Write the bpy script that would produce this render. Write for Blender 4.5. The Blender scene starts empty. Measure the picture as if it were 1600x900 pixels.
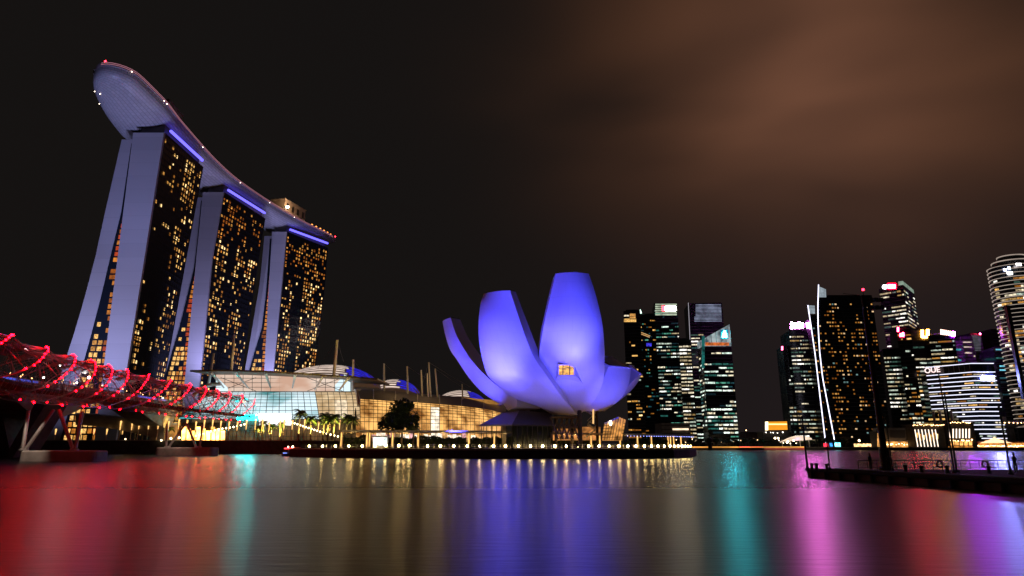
import bpy, math, random
from mathutils import Vector, Matrix
random.seed(11)
S = bpy.context.scene
COL = S.collection
R = math.radians
# ------------------------------------------------------------------ camera
EYE, FPX, PITCH = 3.5, 1000.0, math.atan(247 / 1000.0)
CP, SP = math.cos(PITCH), math.sin(PITCH)
cd = bpy.data.cameras.new('camera'); cam = bpy.data.objects.new('camera', cd); COL.objects.link(cam)
cam.location = (0, 0, EYE); cam.rotation_euler = (R(90) + PITCH, 0, 0)
cd.sensor_width = 36; cd.lens = 36 * FPX / 1600; cd.clip_start = 0.5; cd.clip_end = 9000
S.camera = cam
# ------------------------------------------------------------------ world: overcast city night sky
W = bpy.data.worlds.new('World'); S.world = W; W.use_nodes = True
nt = W.node_tree; nt.nodes.clear()
def N(tree, t, **kw):
    n = tree.nodes.new(t)
    for k, v in kw.items(): setattr(n, k, v)
    return n
def L(tree, a, b): tree.links.new(a, b)
def mathn(tree, op, a, b=None):
    n = N(tree, 'ShaderNodeMath', operation=op)
    for i, q in enumerate((a, b)):
        if q is None: continue
        if isinstance(q, (int, float)): n.inputs[i].default_value = q
        else: L(tree, q, n.inputs[i])
    return n.outputs[0]
tc = N(nt, 'ShaderNodeTexCoord')
sky = N(nt, 'ShaderNodeTexSky'); sky.sky_type = 'NISHITA'; sky.sun_disc = False
sky.sun_elevation = R(-8); sky.sun_rotation = R(75)
bg1 = N(nt, 'ShaderNodeBackground'); L(nt, sky.outputs[0], bg1.inputs[0]); bg1.inputs[1].default_value = 0.05
# cloud deck lit from below by the city
mp = N(nt, 'ShaderNodeMapping'); mp.inputs['Scale'].default_value = (1.0, 1.0, 2.4)
mp.inputs['Rotation'].default_value = (0, R(-18), 0)
L(nt, tc.outputs['Generated'], mp.inputs[0])
nz = N(nt, 'ShaderNodeTexNoise'); nz.inputs['Scale'].default_value = 1.7; nz.inputs['Detail'].default_value = 2.5
nz.inputs['Roughness'].default_value = 0.45; nz.inputs['Distortion'].default_value = 0.5
L(nt, mp.outputs[0], nz.inputs['Vector'])
cr = N(nt, 'ShaderNodeMapRange'); cr.inputs[1].default_value = 0.36; cr.inputs[2].default_value = 0.66
cr.inputs[3].default_value = 0.30; cr.inputs[4].default_value = 1.0; L(nt, nz.outputs[0], cr.inputs[0])
def glow(vec, power):
    v = Vector(vec).normalized()
    d = N(nt, 'ShaderNodeVectorMath', operation='DOT_PRODUCT'); L(nt, tc.outputs['Generated'], d.inputs[0])
    d.inputs[1].default_value = v
    m = mathn(nt, 'MAXIMUM', d.outputs['Value'], 0.0)
    return mathn(nt, 'POWER', m, power)
def scol(fac, rgb):
    c = N(nt, 'ShaderNodeVectorMath', operation='SCALE'); c.inputs[0].default_value = rgb; L(nt, fac, c.inputs['Scale'])
    return c.outputs[0]
def vadd(a, b):
    c = N(nt, 'ShaderNodeVectorMath', operation='ADD'); L(nt, a, c.inputs[0])
    if isinstance(b, tuple): c.inputs[1].default_value = b
    else: L(nt, b, c.inputs[1])
    return c.outputs[0]
sz_ = N(nt, 'ShaderNodeSeparateXYZ'); L(nt, tc.outputs['Generated'], sz_.inputs[0])
elev = N(nt, 'ShaderNodeMapRange', interpolation_type='SMOOTHSTEP'); elev.inputs[1].default_value = .06; elev.inputs[2].default_value = .56; L(nt, sz_.outputs['Z'], elev.inputs[0])
g1 = mathn(nt, 'MULTIPLY', mathn(nt, 'MULTIPLY', glow((0.50, 0.88, 0.60), 26), elev.outputs[0]), cr.outputs[0])
g2 = mathn(nt, 'MULTIPLY', glow((0.47, 0.88, 0.60), 70), cr.outputs[0])
g3 = glow((0.55, 1.0, 0.02), 14)
skycol = vadd(vadd(vadd(scol(g1, (0.150, 0.056, 0.022)), scol(g2, (0.058, 0.028, 0.022))), scol(g3, (0.0065, 0.0038, 0.0048))), (0.0074, 0.0062, 0.0058))
bg2 = N(nt, 'ShaderNodeBackground'); L(nt, skycol, bg2.inputs[0]); bg2.inputs[1].default_value = 1.0
ad = N(nt, 'ShaderNodeAddShader'); L(nt, bg1.outputs[0], ad.inputs[0]); L(nt, bg2.outputs[0], ad.inputs[1])
wo = N(nt, 'ShaderNodeOutputWorld'); L(nt, ad.outputs[0], wo.inputs[0])
S.view_settings.view_transform = 'Standard'; S.view_settings.look = 'None'
S.view_settings.exposure = 0; S.view_settings.gamma = 1; S.view_settings.use_curve_mapping = False
S.cycles.use_denoising = True
try: S.cycles.denoiser = 'OPENIMAGEDENOISE'
except Exception: pass
S.cycles.max_bounces = 5; S.cycles.diffuse_bounces = 2; S.cycles.glossy_bounces = 3
S.cycles.transmission_bounces = 3; S.cycles.transparent_max_bounces = 6
S.cycles.caustics_reflective = False; S.cycles.caustics_refractive = False
S.cycles.sample_clamp_indirect = 6
S.cycles.use_light_tree = True
# ------------------------------------------------------------------ picture <-> place
def ray(x, y):
    u, v = (x - 800) / FPX, (450 - y) / FPX
    return u, CP - v * SP, SP + v * CP
def AY(x, y, Y):
    a, b, c = ray(x, y); s = Y / b
    return Vector((a * s, Y, EYE + c * s))
def AZ(x, y, z):
    a, b, c = ray(x, y); s = (z - EYE) / c
    return Vector((a * s, b * s, z))
def FX(x, Y, z):                                   # X at which column x is met at depth Y, height z
    return (x - 800) / FPX * (Y * CP + (z - EYE) * SP)
# ------------------------------------------------------------------ materials
def mat(name, c, rough=0.7, metal=0.0, spec=0.4, noise=0.0, nscale=1.0, bump=0.0, bscale=5.0):
    m = bpy.data.materials.new(name); m.use_nodes = True; t = m.node_tree
    b = t.nodes['Principled BSDF']; b.inputs['Base Color'].default_value = (*c, 1)
    b.inputs['Roughness'].default_value = rough; b.inputs['Metallic'].default_value = metal
    b.inputs['Specular IOR Level'].default_value = spec
    if noise or bump:
        co = N(t, 'ShaderNodeTexCoord')
        if noise:
            z = N(t, 'ShaderNodeTexNoise'); z.inputs['Scale'].default_value = nscale; z.inputs['Detail'].default_value = 5
            L(t, co.outputs['Object'], z.inputs['Vector'])
            r = N(t, 'ShaderNodeMapRange'); r.inputs[1].default_value = .3; r.inputs[2].default_value = .7
            r.inputs[3].default_value = 1 - noise; r.inputs[4].default_value = 1 + noise; L(t, z.outputs[0], r.inputs[0])
            v = N(t, 'ShaderNodeVectorMath', operation='SCALE'); v.inputs[0].default_value = c; L(t, r.outputs[0], v.inputs['Scale'])
            L(t, v.outputs[0], b.inputs['Base Color'])
        if bump:
            z2 = N(t, 'ShaderNodeTexNoise'); z2.inputs['Scale'].default_value = bscale; z2.inputs['Detail'].default_value = 4
            L(t, co.outputs['Object'], z2.inputs['Vector'])
            bp = N(t, 'ShaderNodeBump'); bp.inputs['Strength'].default_value = bump; L(t, z2.outputs[0], bp.inputs['Height'])
            L(t, bp.outputs[0], b.inputs['Normal'])
    return m
def emit(name, c, s, vary=0.0, vscale=0.6, sample=True, stretch=(1, 1, 1)):
    m = bpy.data.materials.new(name); m.use_nodes = True; t = m.node_tree
    b = t.nodes['Principled BSDF']; b.inputs['Base Color'].default_value = (.02, .02, .02, 1); b.inputs['Roughness'].default_value = .3
    b.inputs['Emission Color'].default_value = (*c, 1); b.inputs['Emission Strength'].default_value = s
    if vary:                                        # rooms are not evenly lit: blinds, partitions, lamps
        co = N(t, 'ShaderNodeTexCoord'); mp = N(t, 'ShaderNodeMapping'); mp.inputs['Scale'].default_value = stretch
        L(t, co.outputs['Object'], mp.inputs[0])
        z = N(t, 'ShaderNodeTexNoise'); z.inputs['Scale'].default_value = vscale; z.inputs['Detail'].default_value = 3
        L(t, mp.outputs[0], z.inputs['Vector'])
        r = N(t, 'ShaderNodeMapRange'); r.inputs[1].default_value = .32; r.inputs[2].default_value = .68
        r.inputs[3].default_value = s * (1 - vary); r.inputs[4].default_value = s * (1 + vary); L(t, z.outputs[0], r.inputs[0])
        L(t, r.outputs[0], b.inputs['Emission Strength'])
    if not sample:
        try: m.cycles.emission_sampling = 'NONE'
        except Exception: pass
    return m
def panel_mat(name, c, rough, bw, bh, mortar=0.03, dark=0.6, uv=True, spec=.3, vary=0.06):
    m = mat(name, c, rough, spec=spec); t = m.node_tree; b = t.nodes['Principled BSDF']
    co = N(t, 'ShaderNodeTexCoord'); br = N(t, 'ShaderNodeTexBrick')
    L(t, co.outputs['UV' if uv else 'Object'], br.inputs['Vector'])
    br.inputs['Color1'].default_value = (*[k * (1 + vary) for k in c], 1); br.inputs['Color2'].default_value = (*[k * (1 - vary) for k in c], 1)
    br.inputs['Mortar'].default_value = (*[k * dark for k in c], 1); br.inputs['Scale'].default_value = 1
    br.inputs['Mortar Size'].default_value = mortar; br.inputs['Brick Width'].default_value = bw; br.inputs['Row Height'].default_value = bh
    L(t, br.outputs['Color'], b.inputs['Base Color'])
    return m
M = dict(
    white=mat('white paint', (.78, .78, .78), .45, noise=.05, nscale=.15),
    
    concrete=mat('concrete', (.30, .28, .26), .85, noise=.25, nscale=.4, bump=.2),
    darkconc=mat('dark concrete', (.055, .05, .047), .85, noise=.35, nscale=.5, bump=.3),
    paving=mat('paving', (.22, .19, .16), .8, noise=.2, nscale=.8),
    soil=mat('city ground', (.06, .06, .055), .9, noise=.2, nscale=.05),
    glass=mat('dark facade glass', (.012, .014, .018), .18, spec=.6),
    glass2=mat('blue facade glass', (.012, .018, .026), .15, spec=.7),
    rib=mat('facade rib', (.035, .035, .04), .5),
    steel=mat('steel', (.42, .41, .42), .35, metal=.85),
    tube=mat('bridge steel', (.30, .29, .30), .38, metal=.8, noise=.1, nscale=.5),
    darksteel=mat('dark steel', (.06, .06, .062), .5, metal=.5),
    roof=mat('roof metal', (.28, .26, .29), .45, metal=.3, noise=.08, nscale=.3),
    darkroof=mat('roof soffit', (.10, .09, .085), .6),
    bark=mat('bark', (.10, .075, .05), .9, noise=.3, nscale=3, bump=.4),
    palmbark=mat('palm trunk', (.28, .24, .18), .85, noise=.25, nscale=4, bump=.3),
    leaf=mat('leaf', (.05, .085, .03), .6, noise=.4, nscale=.6),
    leaf2=mat('dark leaf', (.035, .06, .025), .65, noise=.4, nscale=.6),
    palm=mat('palm leaf', (.07, .115, .03), .5, noise=.3, nscale=1.5),
    hedge=mat('hedge leaf', (.035, .055, .022), .7, noise=.4, nscale=.8),
    mullion=mat('mullion', (.05, .055, .06), .4, metal=.4),
    paintwhite=mat('white steel', (.75, .73, .70), .4),
    wood=mat('timber', (.14, .09, .055), .7, noise=.25, nscale=2),
    cloth=mat('dark cloth', (.03, .03, .04), .9), cloth2=mat('grey cloth', (.09, .09, .10), .9), skin=mat('skin', (.34, .22, .16), .55), hair=mat('hair', (.02, .017, .015), .6),
    red=mat('red paint', (.35, .03, .03), .45), navy=mat('navy paint', (.03, .05, .12), .4),
)
M['petal'] = panel_mat('petal skin', (.78, .78, .79), .40, 3.0, 4.2, .035, .84, True, .35, .015)
# lit rooms seen through windows
WARM = [emit('warm room %d' % i, c, s, .65, 1.1, False) for i, (c, s) in enumerate([((1, .55, .15), 1.0), ((1, .45, .09), .55), ((1, .66, .28), 1.7), ((1, .36, .05), .28)])]
ORANGE = [emit('orange room %d' % i, c, s, .5, .5, False) for i, (c, s) in enumerate([((1, .33, .04), .55), ((1, .26, .02), .28), ((1, .42, .08), .9), ((1, .12, .02), .40)])]
OFFICE = [emit('office %d' % i, c, s, .8, .55, False) for i, (c, s) in enumerate([((1, .86, .60), .8), ((.85, 1, .82), .55), ((1, .78, .45), .42), ((1, .95, .85), 1.4), ((.65, .9, .8), .2), ((.35, .8, .6), .10), ((1, .6, .2), .35)])]
GREEN = [emit('green office %d' % i, c, s, .8, .55, False) for i, (c, s) in enumerate([((.80, 1, .86), .9), ((.22, .85, .60), .32), ((.10, .60, .50), .16), ((1, .88, .62), .8), ((.1, .45, .55), .12), ((.9, 1, .9), 1.3), ((.08, .3, .4), .06)])]
HOME = [emit('flat %d' % i, c, s, .5, .4, False) for i, (c, s) in enumerate([((1, .48, .12), .6), ((1, .38, .06), .35), ((1, .66, .35), .8), ((.5, .9, .9), .25), ((1, .3, .04), .2)])]
# ------------------------------------------------------------------ mesh bucket
class MB:
    def __init__(s): s.v = []; s.f = []; s.m = []; s.uv = {}
    def add(s, vs, fs, mi=0):
        o = len(s.v); s.v += [tuple(q) for q in vs]; s.f += [tuple(o + i for i in f) for f in fs]; s.m += [mi] * len(fs); return s
    def quad(s, a, b, c, d, mi=0): return s.add([a, b, c, d], [(0, 1, 2, 3)], mi)
    def box(s, x0, x1, y0, y1, z0, z1, mi=0):
        return s.hexa([(x0, y0), (x1, y0), (x1, y1), (x0, y1)], z0, z1, mi)
    def hexa(s, poly, z0, z1, mi=0, top=None):
        n = len(poly); t = top or poly
        vs = [(p[0], p[1], z0) for p in poly] + [(p[0], p[1], z1) for p in t]
        return s.add(vs, [tuple(range(n - 1, -1, -1)), tuple(range(n, 2 * n))] + [(i, (i + 1) % n, n + (i + 1) % n, n + i) for i in range(n)], mi)
    def slab(s, a, b, c, d, th, mi=0):             # a flat quad given thickness along its normal
        a, b, c, d = map(Vector, (a, b, c, d)); n = (b - a).cross(d - a).normalized() * th
        vs = [a, b, c, d, a - n, b - n, c - n, d - n]
        return s.add(vs, [(0, 1, 2, 3), (7, 6, 5, 4), (0, 4, 5, 1), (1, 5, 6, 2), (2, 6, 7, 3), (3, 7, 4, 0)], mi)
    def tube(s, pts, r, n=6, mi=0, r1=None, cap=True):
        pts = [Vector(p) for p in pts]; k = len(pts); o = len(s.v); up = None
        for i, p in enumerate(pts):
            d = (pts[min(i + 1, k - 1)] - pts[max(i - 1, 0)]).normalized()
            if up is None: up = Vector((0, 0, 1)) if abs(d.z) < .9 else Vector((1, 0, 0))
            a = d.cross(up).normalized(); b = a.cross(d).normalized(); up = b
            rr = r if r1 is None else r + (r1 - r) * i / max(1, k - 1)
            for j in range(n):
                t = 2 * math.pi * j / n; s.v.append(tuple(p + a * math.cos(t) * rr + b * math.sin(t) * rr))
        for i in range(k - 1):
            for j in range(n):
                s.f.append((o + i * n + j, o + i * n + (j + 1) % n, o + (i + 1) * n + (j + 1) % n, o + (i + 1) * n + j)); s.m.append(mi)
        if cap:
            s.f.append(tuple(o + j for j in range(n - 1, -1, -1))); s.m.append(mi)
            s.f.append(tuple(o + (k - 1) * n + j for j in range(n))); s.m.append(mi)
        return s
    def ball(s, c, r, n=8, h=5, mi=0, sz=1.0):
        c = Vector(c); o = len(s.v); s.v.append(tuple(c + Vector((0, 0, r * sz))))
        for i in range(1, h):
            a = math.pi * i / h
            for j in range(n):
                t = 2 * math.pi * j / n; s.v.append(tuple(c + Vector((r * math.sin(a) * math.cos(t), r * math.sin(a) * math.sin(t), r * math.cos(a) * sz))))
        s.v.append(tuple(c - Vector((0, 0, r * sz)))); e = len(s.v) - 1
        for j in range(n):
            s.f.append((o, o + 1 + j, o + 1 + (j + 1) % n)); s.m.append(mi)
            s.f.append((e, o + 1 + (h - 2) * n + (j + 1) % n, o + 1 + (h - 2) * n + j)); s.m.append(mi)
        for i in range(h - 2):
            for j in range(n):
                p = o + 1 + i * n
                s.f.append((p + j, p + n + j, p + n + (j + 1) % n, p + (j + 1) % n)); s.m.append(mi)
        return s
    def lathe(s, c, prof, n=16, mi=0):             # prof: (radius, z)
        o = len(s.v); k = len(prof)
        for r, z in prof:
            for j in range(n):
                t = 2 * math.pi * j / n; s.v.append((c[0] + r * math.cos(t), c[1] + r * math.sin(t), c[2] + z))
        for i in range(k - 1):
            for j in range(n):
                s.f.append((o + i * n + j, o + i * n + (j + 1) % n, o + (i + 1) * n + (j + 1) % n, o + (i + 1) * n + j)); s.m.append(mi)
        s.f.append(tuple(o + j for j in range(n - 1, -1, -1))); s.m.append(mi)
        s.f.append(tuple(o + (k - 1) * n + j for j in range(n))); s.m.append(mi)
        return s
    def grid(s, rows, mi=0, uv=None, closed=False):      # rows of equal length
        o = len(s.v); n = len(rows[0])
        for r in rows: s.v += [tuple(p) for p in r]
        for i in range(len(rows) - 1):
            for j in range(n if closed else n - 1):
                f = (o + i * n + j, o + i * n + (j + 1) % n, o + (i + 1) * n + (j + 1) % n, o + (i + 1) * n + j)
                if uv: s.uv[len(s.f)] = [uv(i, j), uv(i, j + 1), uv(i + 1, j + 1), uv(i + 1, j)]
                s.f.append(f); s.m.append(mi)
        return s
    def build(s, name, mats, parent=None, smooth=False, local=False):
        me = bpy.data.meshes.new(name); me.from_pydata(s.v, [], s.f)
        for m in (mats if isinstance(mats, (list, tuple)) else [mats]): me.materials.append(m)
        me.polygons.foreach_set('material_index', s.m)
        if smooth: me.polygons.foreach_set('use_smooth', [True] * len(s.f))
        if s.uv:
            ul = me.uv_layers.new(name='UVMap')
            for fi, cs in s.uv.items():
                p = me.polygons[fi]
                for li, c in zip(p.loop_indices, cs): ul.data[li].uv = c
        me.update()
        o = bpy.data.objects.new(name, me); COL.objects.link(o)
        if parent is not None:
            o.parent = parent
            if not local: o.location = -wloc(parent)
        return o
def wloc(o):
    v = Vector((0, 0, 0))
    while o is not None: v += o.location; o = o.parent
    return v
def tag(o, label=None, cat=None, group=None, kind=None):
    if label: o['label'] = label
    if cat: o['category'] = cat
    if group: o['group'] = group
    if kind: o['kind'] = kind
    return o
def thing(name, loc, label, cat, group=None):
    o = bpy.data.objects.new(name, None); o.empty_display_size = 1; COL.objects.link(o); o.location = loc
    return tag(o, label, cat, group)
def kids(o): return [c for c in bpy.data.objects if c.parent == o]
def copy_tree(o, parent=None, children=None):
    c = o.copy(); COL.objects.link(c)
    if parent is not None: c.parent = parent
    for ch in kids(o): copy_tree(ch, c)
    return c
def auto_smooth(o, deg=35):
    me = o.data
    me.polygons.foreach_set('use_smooth', [True] * len(me.polygons))
    try: me.set_sharp_from_angle(angle=R(deg))
    except Exception: pass
    return o
def spot(name, loc, target, col, power, size=60, blend=.6, rad=.6):
    d = bpy.data.lights.new(name, 'SPOT'); d.color = col; d.energy = power; d.spot_size = R(size); d.spot_blend = blend; d.shadow_soft_size = rad
    o = bpy.data.objects.new(name, d); COL.objects.link(o); o.location = loc
    o.rotation_euler = (Vector(target) - Vector(loc)).to_track_quat('-Z', 'Y').to_euler()
    return o
def point(name, loc, col, power, rad=.3):
    d = bpy.data.lights.new(name, 'POINT'); d.color = col; d.energy = power; d.shadow_soft_size = rad
    o = bpy.data.objects.new(name, d); COL.objects.link(o); o.location = loc
    return o
def crom(pts, n):                                   # Catmull-Rom resample of equal-length tuples
    P = [tuple(map(float, p)) for p in pts]; out = []; k = len(P) - 1
    for q in range(n + 1):
        t = q / n * k; i = min(int(t), k - 1); f = t - i
        a = P[max(i - 1, 0)]; b = P[i]; c = P[i + 1]; d = P[min(i + 2, k)]
        out.append(tuple(.5 * (2 * b[j] + (c[j] - a[j]) * f + (2 * a[j] - 5 * b[j] + 4 * c[j] - d[j]) * f * f + (3 * b[j] - a[j] - 3 * c[j] + d[j]) * f ** 3) for j in range(len(b))))
    return out
def interp(tab, z):                                 # tab sorted by key ascending: (key, value), linear with extrapolation
    for i in range(len(tab) - 1):
        if z <= tab[i + 1][0] or i == len(tab) - 2:
            (a, x), (b, y) = tab[i], tab[i + 1]
            return x + (y - x) * (z - a) / (b - a)
def vnoise(x, y, seed=0):                           # value noise for clumps of lit rooms
    def h(i, j): return random.Random(i * 7349 + j * 9151 + seed * 131).random()
    i, j = math.floor(x), math.floor(y); f, g = x - i, y - j
    f = f * f * (3 - 2 * f); g = g * g * (3 - 2 * g)
    return (h(i, j) * (1 - f) + h(i + 1, j) * f) * (1 - g) + (h(i, j + 1) * (1 - f) + h(i + 1, j + 1) * f) * g
def place_windows(parent, quads, mats, name='window', cap=100):
    """quads: [(a,b,c,d,mat index)]; the biggest in view one mesh each, the rest one mesh"""
    def key(q):
        a, b, c, d = map(Vector, q[:4]); dist = ((a + c) / 2).length
        return -((b - a).length * (d - a).length) / dist ** 2
    quads = sorted(quads, key=key)
    for q in quads[:cap]:
        MB().quad(*q[:4], 0).build(name, mats[q[4]], parent)
    if len(quads) > cap:
        b = MB()
        for q in quads[cap:]: b.quad(*q[:4], q[4])
        tag(b.build(name, mats, parent), kind='stuff')
FLOODS = [(700, 212, 742, 590, 232, 108000, 56, .8), (676, 204, 700, 525, 245, 101250, 34, .9), (752, 191, 788, 545, 213, 85000, 50, .9), (735, 190, 780, 490, 213, 351000, 50, .9), (800, 190, 830, 590, 213, 27000, 60, .9),
    (888, 182, 890, 560, 207, 81000, 46, .9), (902, 180, 893, 470, 205, 256500, 40, .9), (880, 180, 890, 465, 205, 162000, 38, .9), (915, 190, 915, 600, 210, 29700, 60, .9), (985, 190, 962, 600, 222, 81000, 44, .8), (1010, 214, 985, 625, 240, 9000, 50, .8)]
CB = (.50, .50, 1.0)
TOWER_FLOODS = [((-226, 285, 9), (-222, 358, 100), 330000, 80, .8, CB), ((-262, 285, 9), (-250, 358, 70), 120000, 80, .8, CB),
    ((-190, 385, 12), (-228, 452, 100), 300000, 80, .8, CB), ((-196, 470, 12), (-212, 545, 100), 330000, 80, .8, CB),
    ((-205, 270, 20), (-218, 335, 195), 330000, 60, .9, (.36, .40, 1.0)), ((-208, 432, 30), (-206, 440, 195), 200000, 110, .9, (.5, .45, 1.0)), ((-200, 530, 30), (-198, 535, 195), 180000, 110, .9, (.5, .45, 1.0))]
WA = (1, .62, .22)
FILL_POINTS = [((18.5, 231, 7), (1, .45, .14), 900), ((-88, 345, 48), WA, 1500), ((-62, 360, 40), WA, 1500), ((-45, 376, 42), WA, 1500), ((-148, 352, 50), WA, 1200),
    ((-101, 146, 24), (1, .95, .9), 260), ((-122, 184, 23), (1, .95, .9), 260), ((-125, 216, 20), (1, .95, .9), 260)]
# uplights at the foot of the palms: (x, palm depth, colour, power)
UPLIGHTS = [(212, 307, (1, .40, .06), 14000), (230, 307, (1, .52, .07), 22000), (250, 307, (1, .46, .06), 18000), (268, 307, (1, .6, .1), 14000), (406, 305, (1, .78, .10), 40000), (424, 305, (1, .78, .10), 48000), (440, 305, (1, .78, .12), 40000),
    (467, 304, (1, .74, .2), 12000), (486, 306.6, (1, .76, .14), 30000), (505, 308.5, (1, .76, .14), 30000), (522, 310, (1, .76, .14), 30000), (545, 312.5, (1, .70, .2), 8000)]
# ================================================================== WATER AND LAND
def make_water():
    m = bpy.data.materials.new('bay water'); m.use_nodes = True; t = m.node_tree; b = t.nodes['Principled BSDF']
    b.inputs['Base Color'].default_value = (.006, .007, .008, 1); b.inputs['IOR'].default_value = 1.42
    b.inputs['Specular IOR Level'].default_value = .5
    co = N(t, 'ShaderNodeTexCoord')
    mp = N(t, 'ShaderNodeMapping'); mp.inputs['Scale'].default_value = (.012, .035, 1); L(t, co.outputs['Object'], mp.inputs[0])
    z = N(t, 'ShaderNodeTexNoise'); z.inputs['Scale'].default_value = 1; z.inputs['Detail'].default_value = 4; L(t, mp.outputs[0], z.inputs['Vector'])
    sx = N(t, 'ShaderNodeSeparateXYZ'); L(t, co.outputs['Object'], sx.inputs[0])
    yy = mathn(t, 'ADD', sx.outputs['Y'], mathn(t, 'MULTIPLY', z.outputs[0], 26))
    r = N(t, 'ShaderNodeMapRange'); r.inputs[1].default_value = 66; r.inputs[2].default_value = 84
    r.inputs[3].default_value = WATER_ROUGH[0]; r.inputs[4].default_value = WATER_ROUGH[1]; L(t, yy, r.inputs[0])
    L(t, mathn(t, 'ADD', r.outputs[0], mathn(t, 'MULTIPLY', mathn(t, 'SUBTRACT', z.outputs[0], .5), .05)), b.inputs['Roughness'])
    # small ripples, longer across the view than along it
    m2 = N(t, 'ShaderNodeMapping'); m2.inputs['Scale'].default_value = (.35, 1.5, 1); L(t, co.outputs['Object'], m2.inputs[0])
    z2 = N(t, 'ShaderNodeTexNoise'); z2.inputs['Scale'].default_value = 1.3; z2.inputs['Detail'].default_value = 5; z2.inputs['Roughness'].default_value = .6
    L(t, m2.outputs[0], z2.inputs['Vector'])
    bp = N(t, 'ShaderNodeBump'); bp.inputs['Strength'].default_value = WATER_BUMP; bp.inputs['Distance'].default_value = .25
    L(t, z2.outputs[0], bp.inputs['Height']); L(t, bp.outputs[0], b.inputs['Normal'])
    # even dark diffuse share dims the reflections, standing in for shadowed wave faces
    df = N(t, 'ShaderNodeBsdfDiffuse'); df.inputs['Color'].default_value = (.008, .009, .010, 1)
    mx = N(t, 'ShaderNodeMixShader'); mx.inputs[0].default_value = .24; L(t, b.outputs[0], mx.inputs[1]); L(t, df.outputs[0], mx.inputs[2])
    L(t, mx.outputs[0], t.nodes['Material Output'].inputs['Surface'])
    return m
WATER_ROUGH = (.28, .25); WATER_BUMP = .15
tag(MB().quad((-5000, -300, 0), (5000, -300, 0), (5000, 7000, 0), (-5000, 7000, 0)).build('water', make_water()), kind='structure')
ZM, ZA, ZC = 5.8, 2.8, 2.5                          # resort terrace, museum promontory, city quay
pm = [(-420, 300), (FX(-30, 300, 0), 300), (FX(300, 303, 0), 303), (FX(470, 306, 0), 306), (FX(560, 320, 0), 320), (30, 430), (120, 700), (120, 6000), (-4000, 6000), (-4000, 300)]
tag(MB().hexa(pm, -2, ZM).build('terrace_ground', M['paving']), kind='structure')
aw = [AZ(x, y, 0) for x, y in [(455, 713.2), (520, 715.0), (640, 716.0), (800, 716.6), (980, 716.6), (1050, 715.6), (1074, 714.0), (1083, 712.2), (1086, 709.6), (1076, 706.6)]]
pa = [(p.x, p.y) for p in aw] + [(40, 500), (-20, 500), (aw[0].x - 12, 330)]
tag(MB().hexa(pa, -2, ZA).build('promenade_ground', M['paving']), kind='structure')
cq = [AZ(x, y, 0) for x, y in [(1012, 701.6), (1140, 702.2), (1258, 703.0), (1420, 704.0), (1640, 704.6)]]
pc = [(122, 1000)] + [(p.x, p.y) for p in cq] + [(1400, 520), (4000, 520), (4000, 6000), (122, 6000)]
tag(MB().hexa(pc, -2, ZC).build('city_ground', M['soil']), kind='structure')
# sea walls
def wall_along(name, pts, z0, z1, th, label, m, cap=True):
    t = thing(name, (pts[0][0], pts[0][1], 0), label, 'sea wall')
    b = MB(); c = MB()
    for p, q in zip(pts, pts[1:]):
        d = Vector((q[0] - p[0], q[1] - p[1], 0)).normalized(); n = Vector((d.y, -d.x, 0))
        P = [(p[0], p[1]), (q[0], q[1]), (q[0] + n.x * th, q[1] + n.y * th), (p[0] + n.x * th, p[1] + n.y * th)]
        b.hexa(P, z0, z1)
        n2 = n * (th + .25)
        c.hexa([(p[0] - n.x * .8, p[1] - n.y * .8), (q[0] - n.x * .8, q[1] - n.y * .8), (q[0] + n2.x, q[1] + n2.y), (p[0] + n2.x, p[1] + n2.y)], z1 + .003, z1 + .38)
    b.build('wall_face', m, t); c.build('coping', M['concrete'], t)
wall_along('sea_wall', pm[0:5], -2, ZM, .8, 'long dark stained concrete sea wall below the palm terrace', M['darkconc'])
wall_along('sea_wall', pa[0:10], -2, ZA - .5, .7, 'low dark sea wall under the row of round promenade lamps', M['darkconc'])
wall_along('sea_wall', [(p.x, p.y) for p in cq], -2, ZC - .3, .8, 'distant dark quay wall below the city towers', M['darkconc'])

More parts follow.
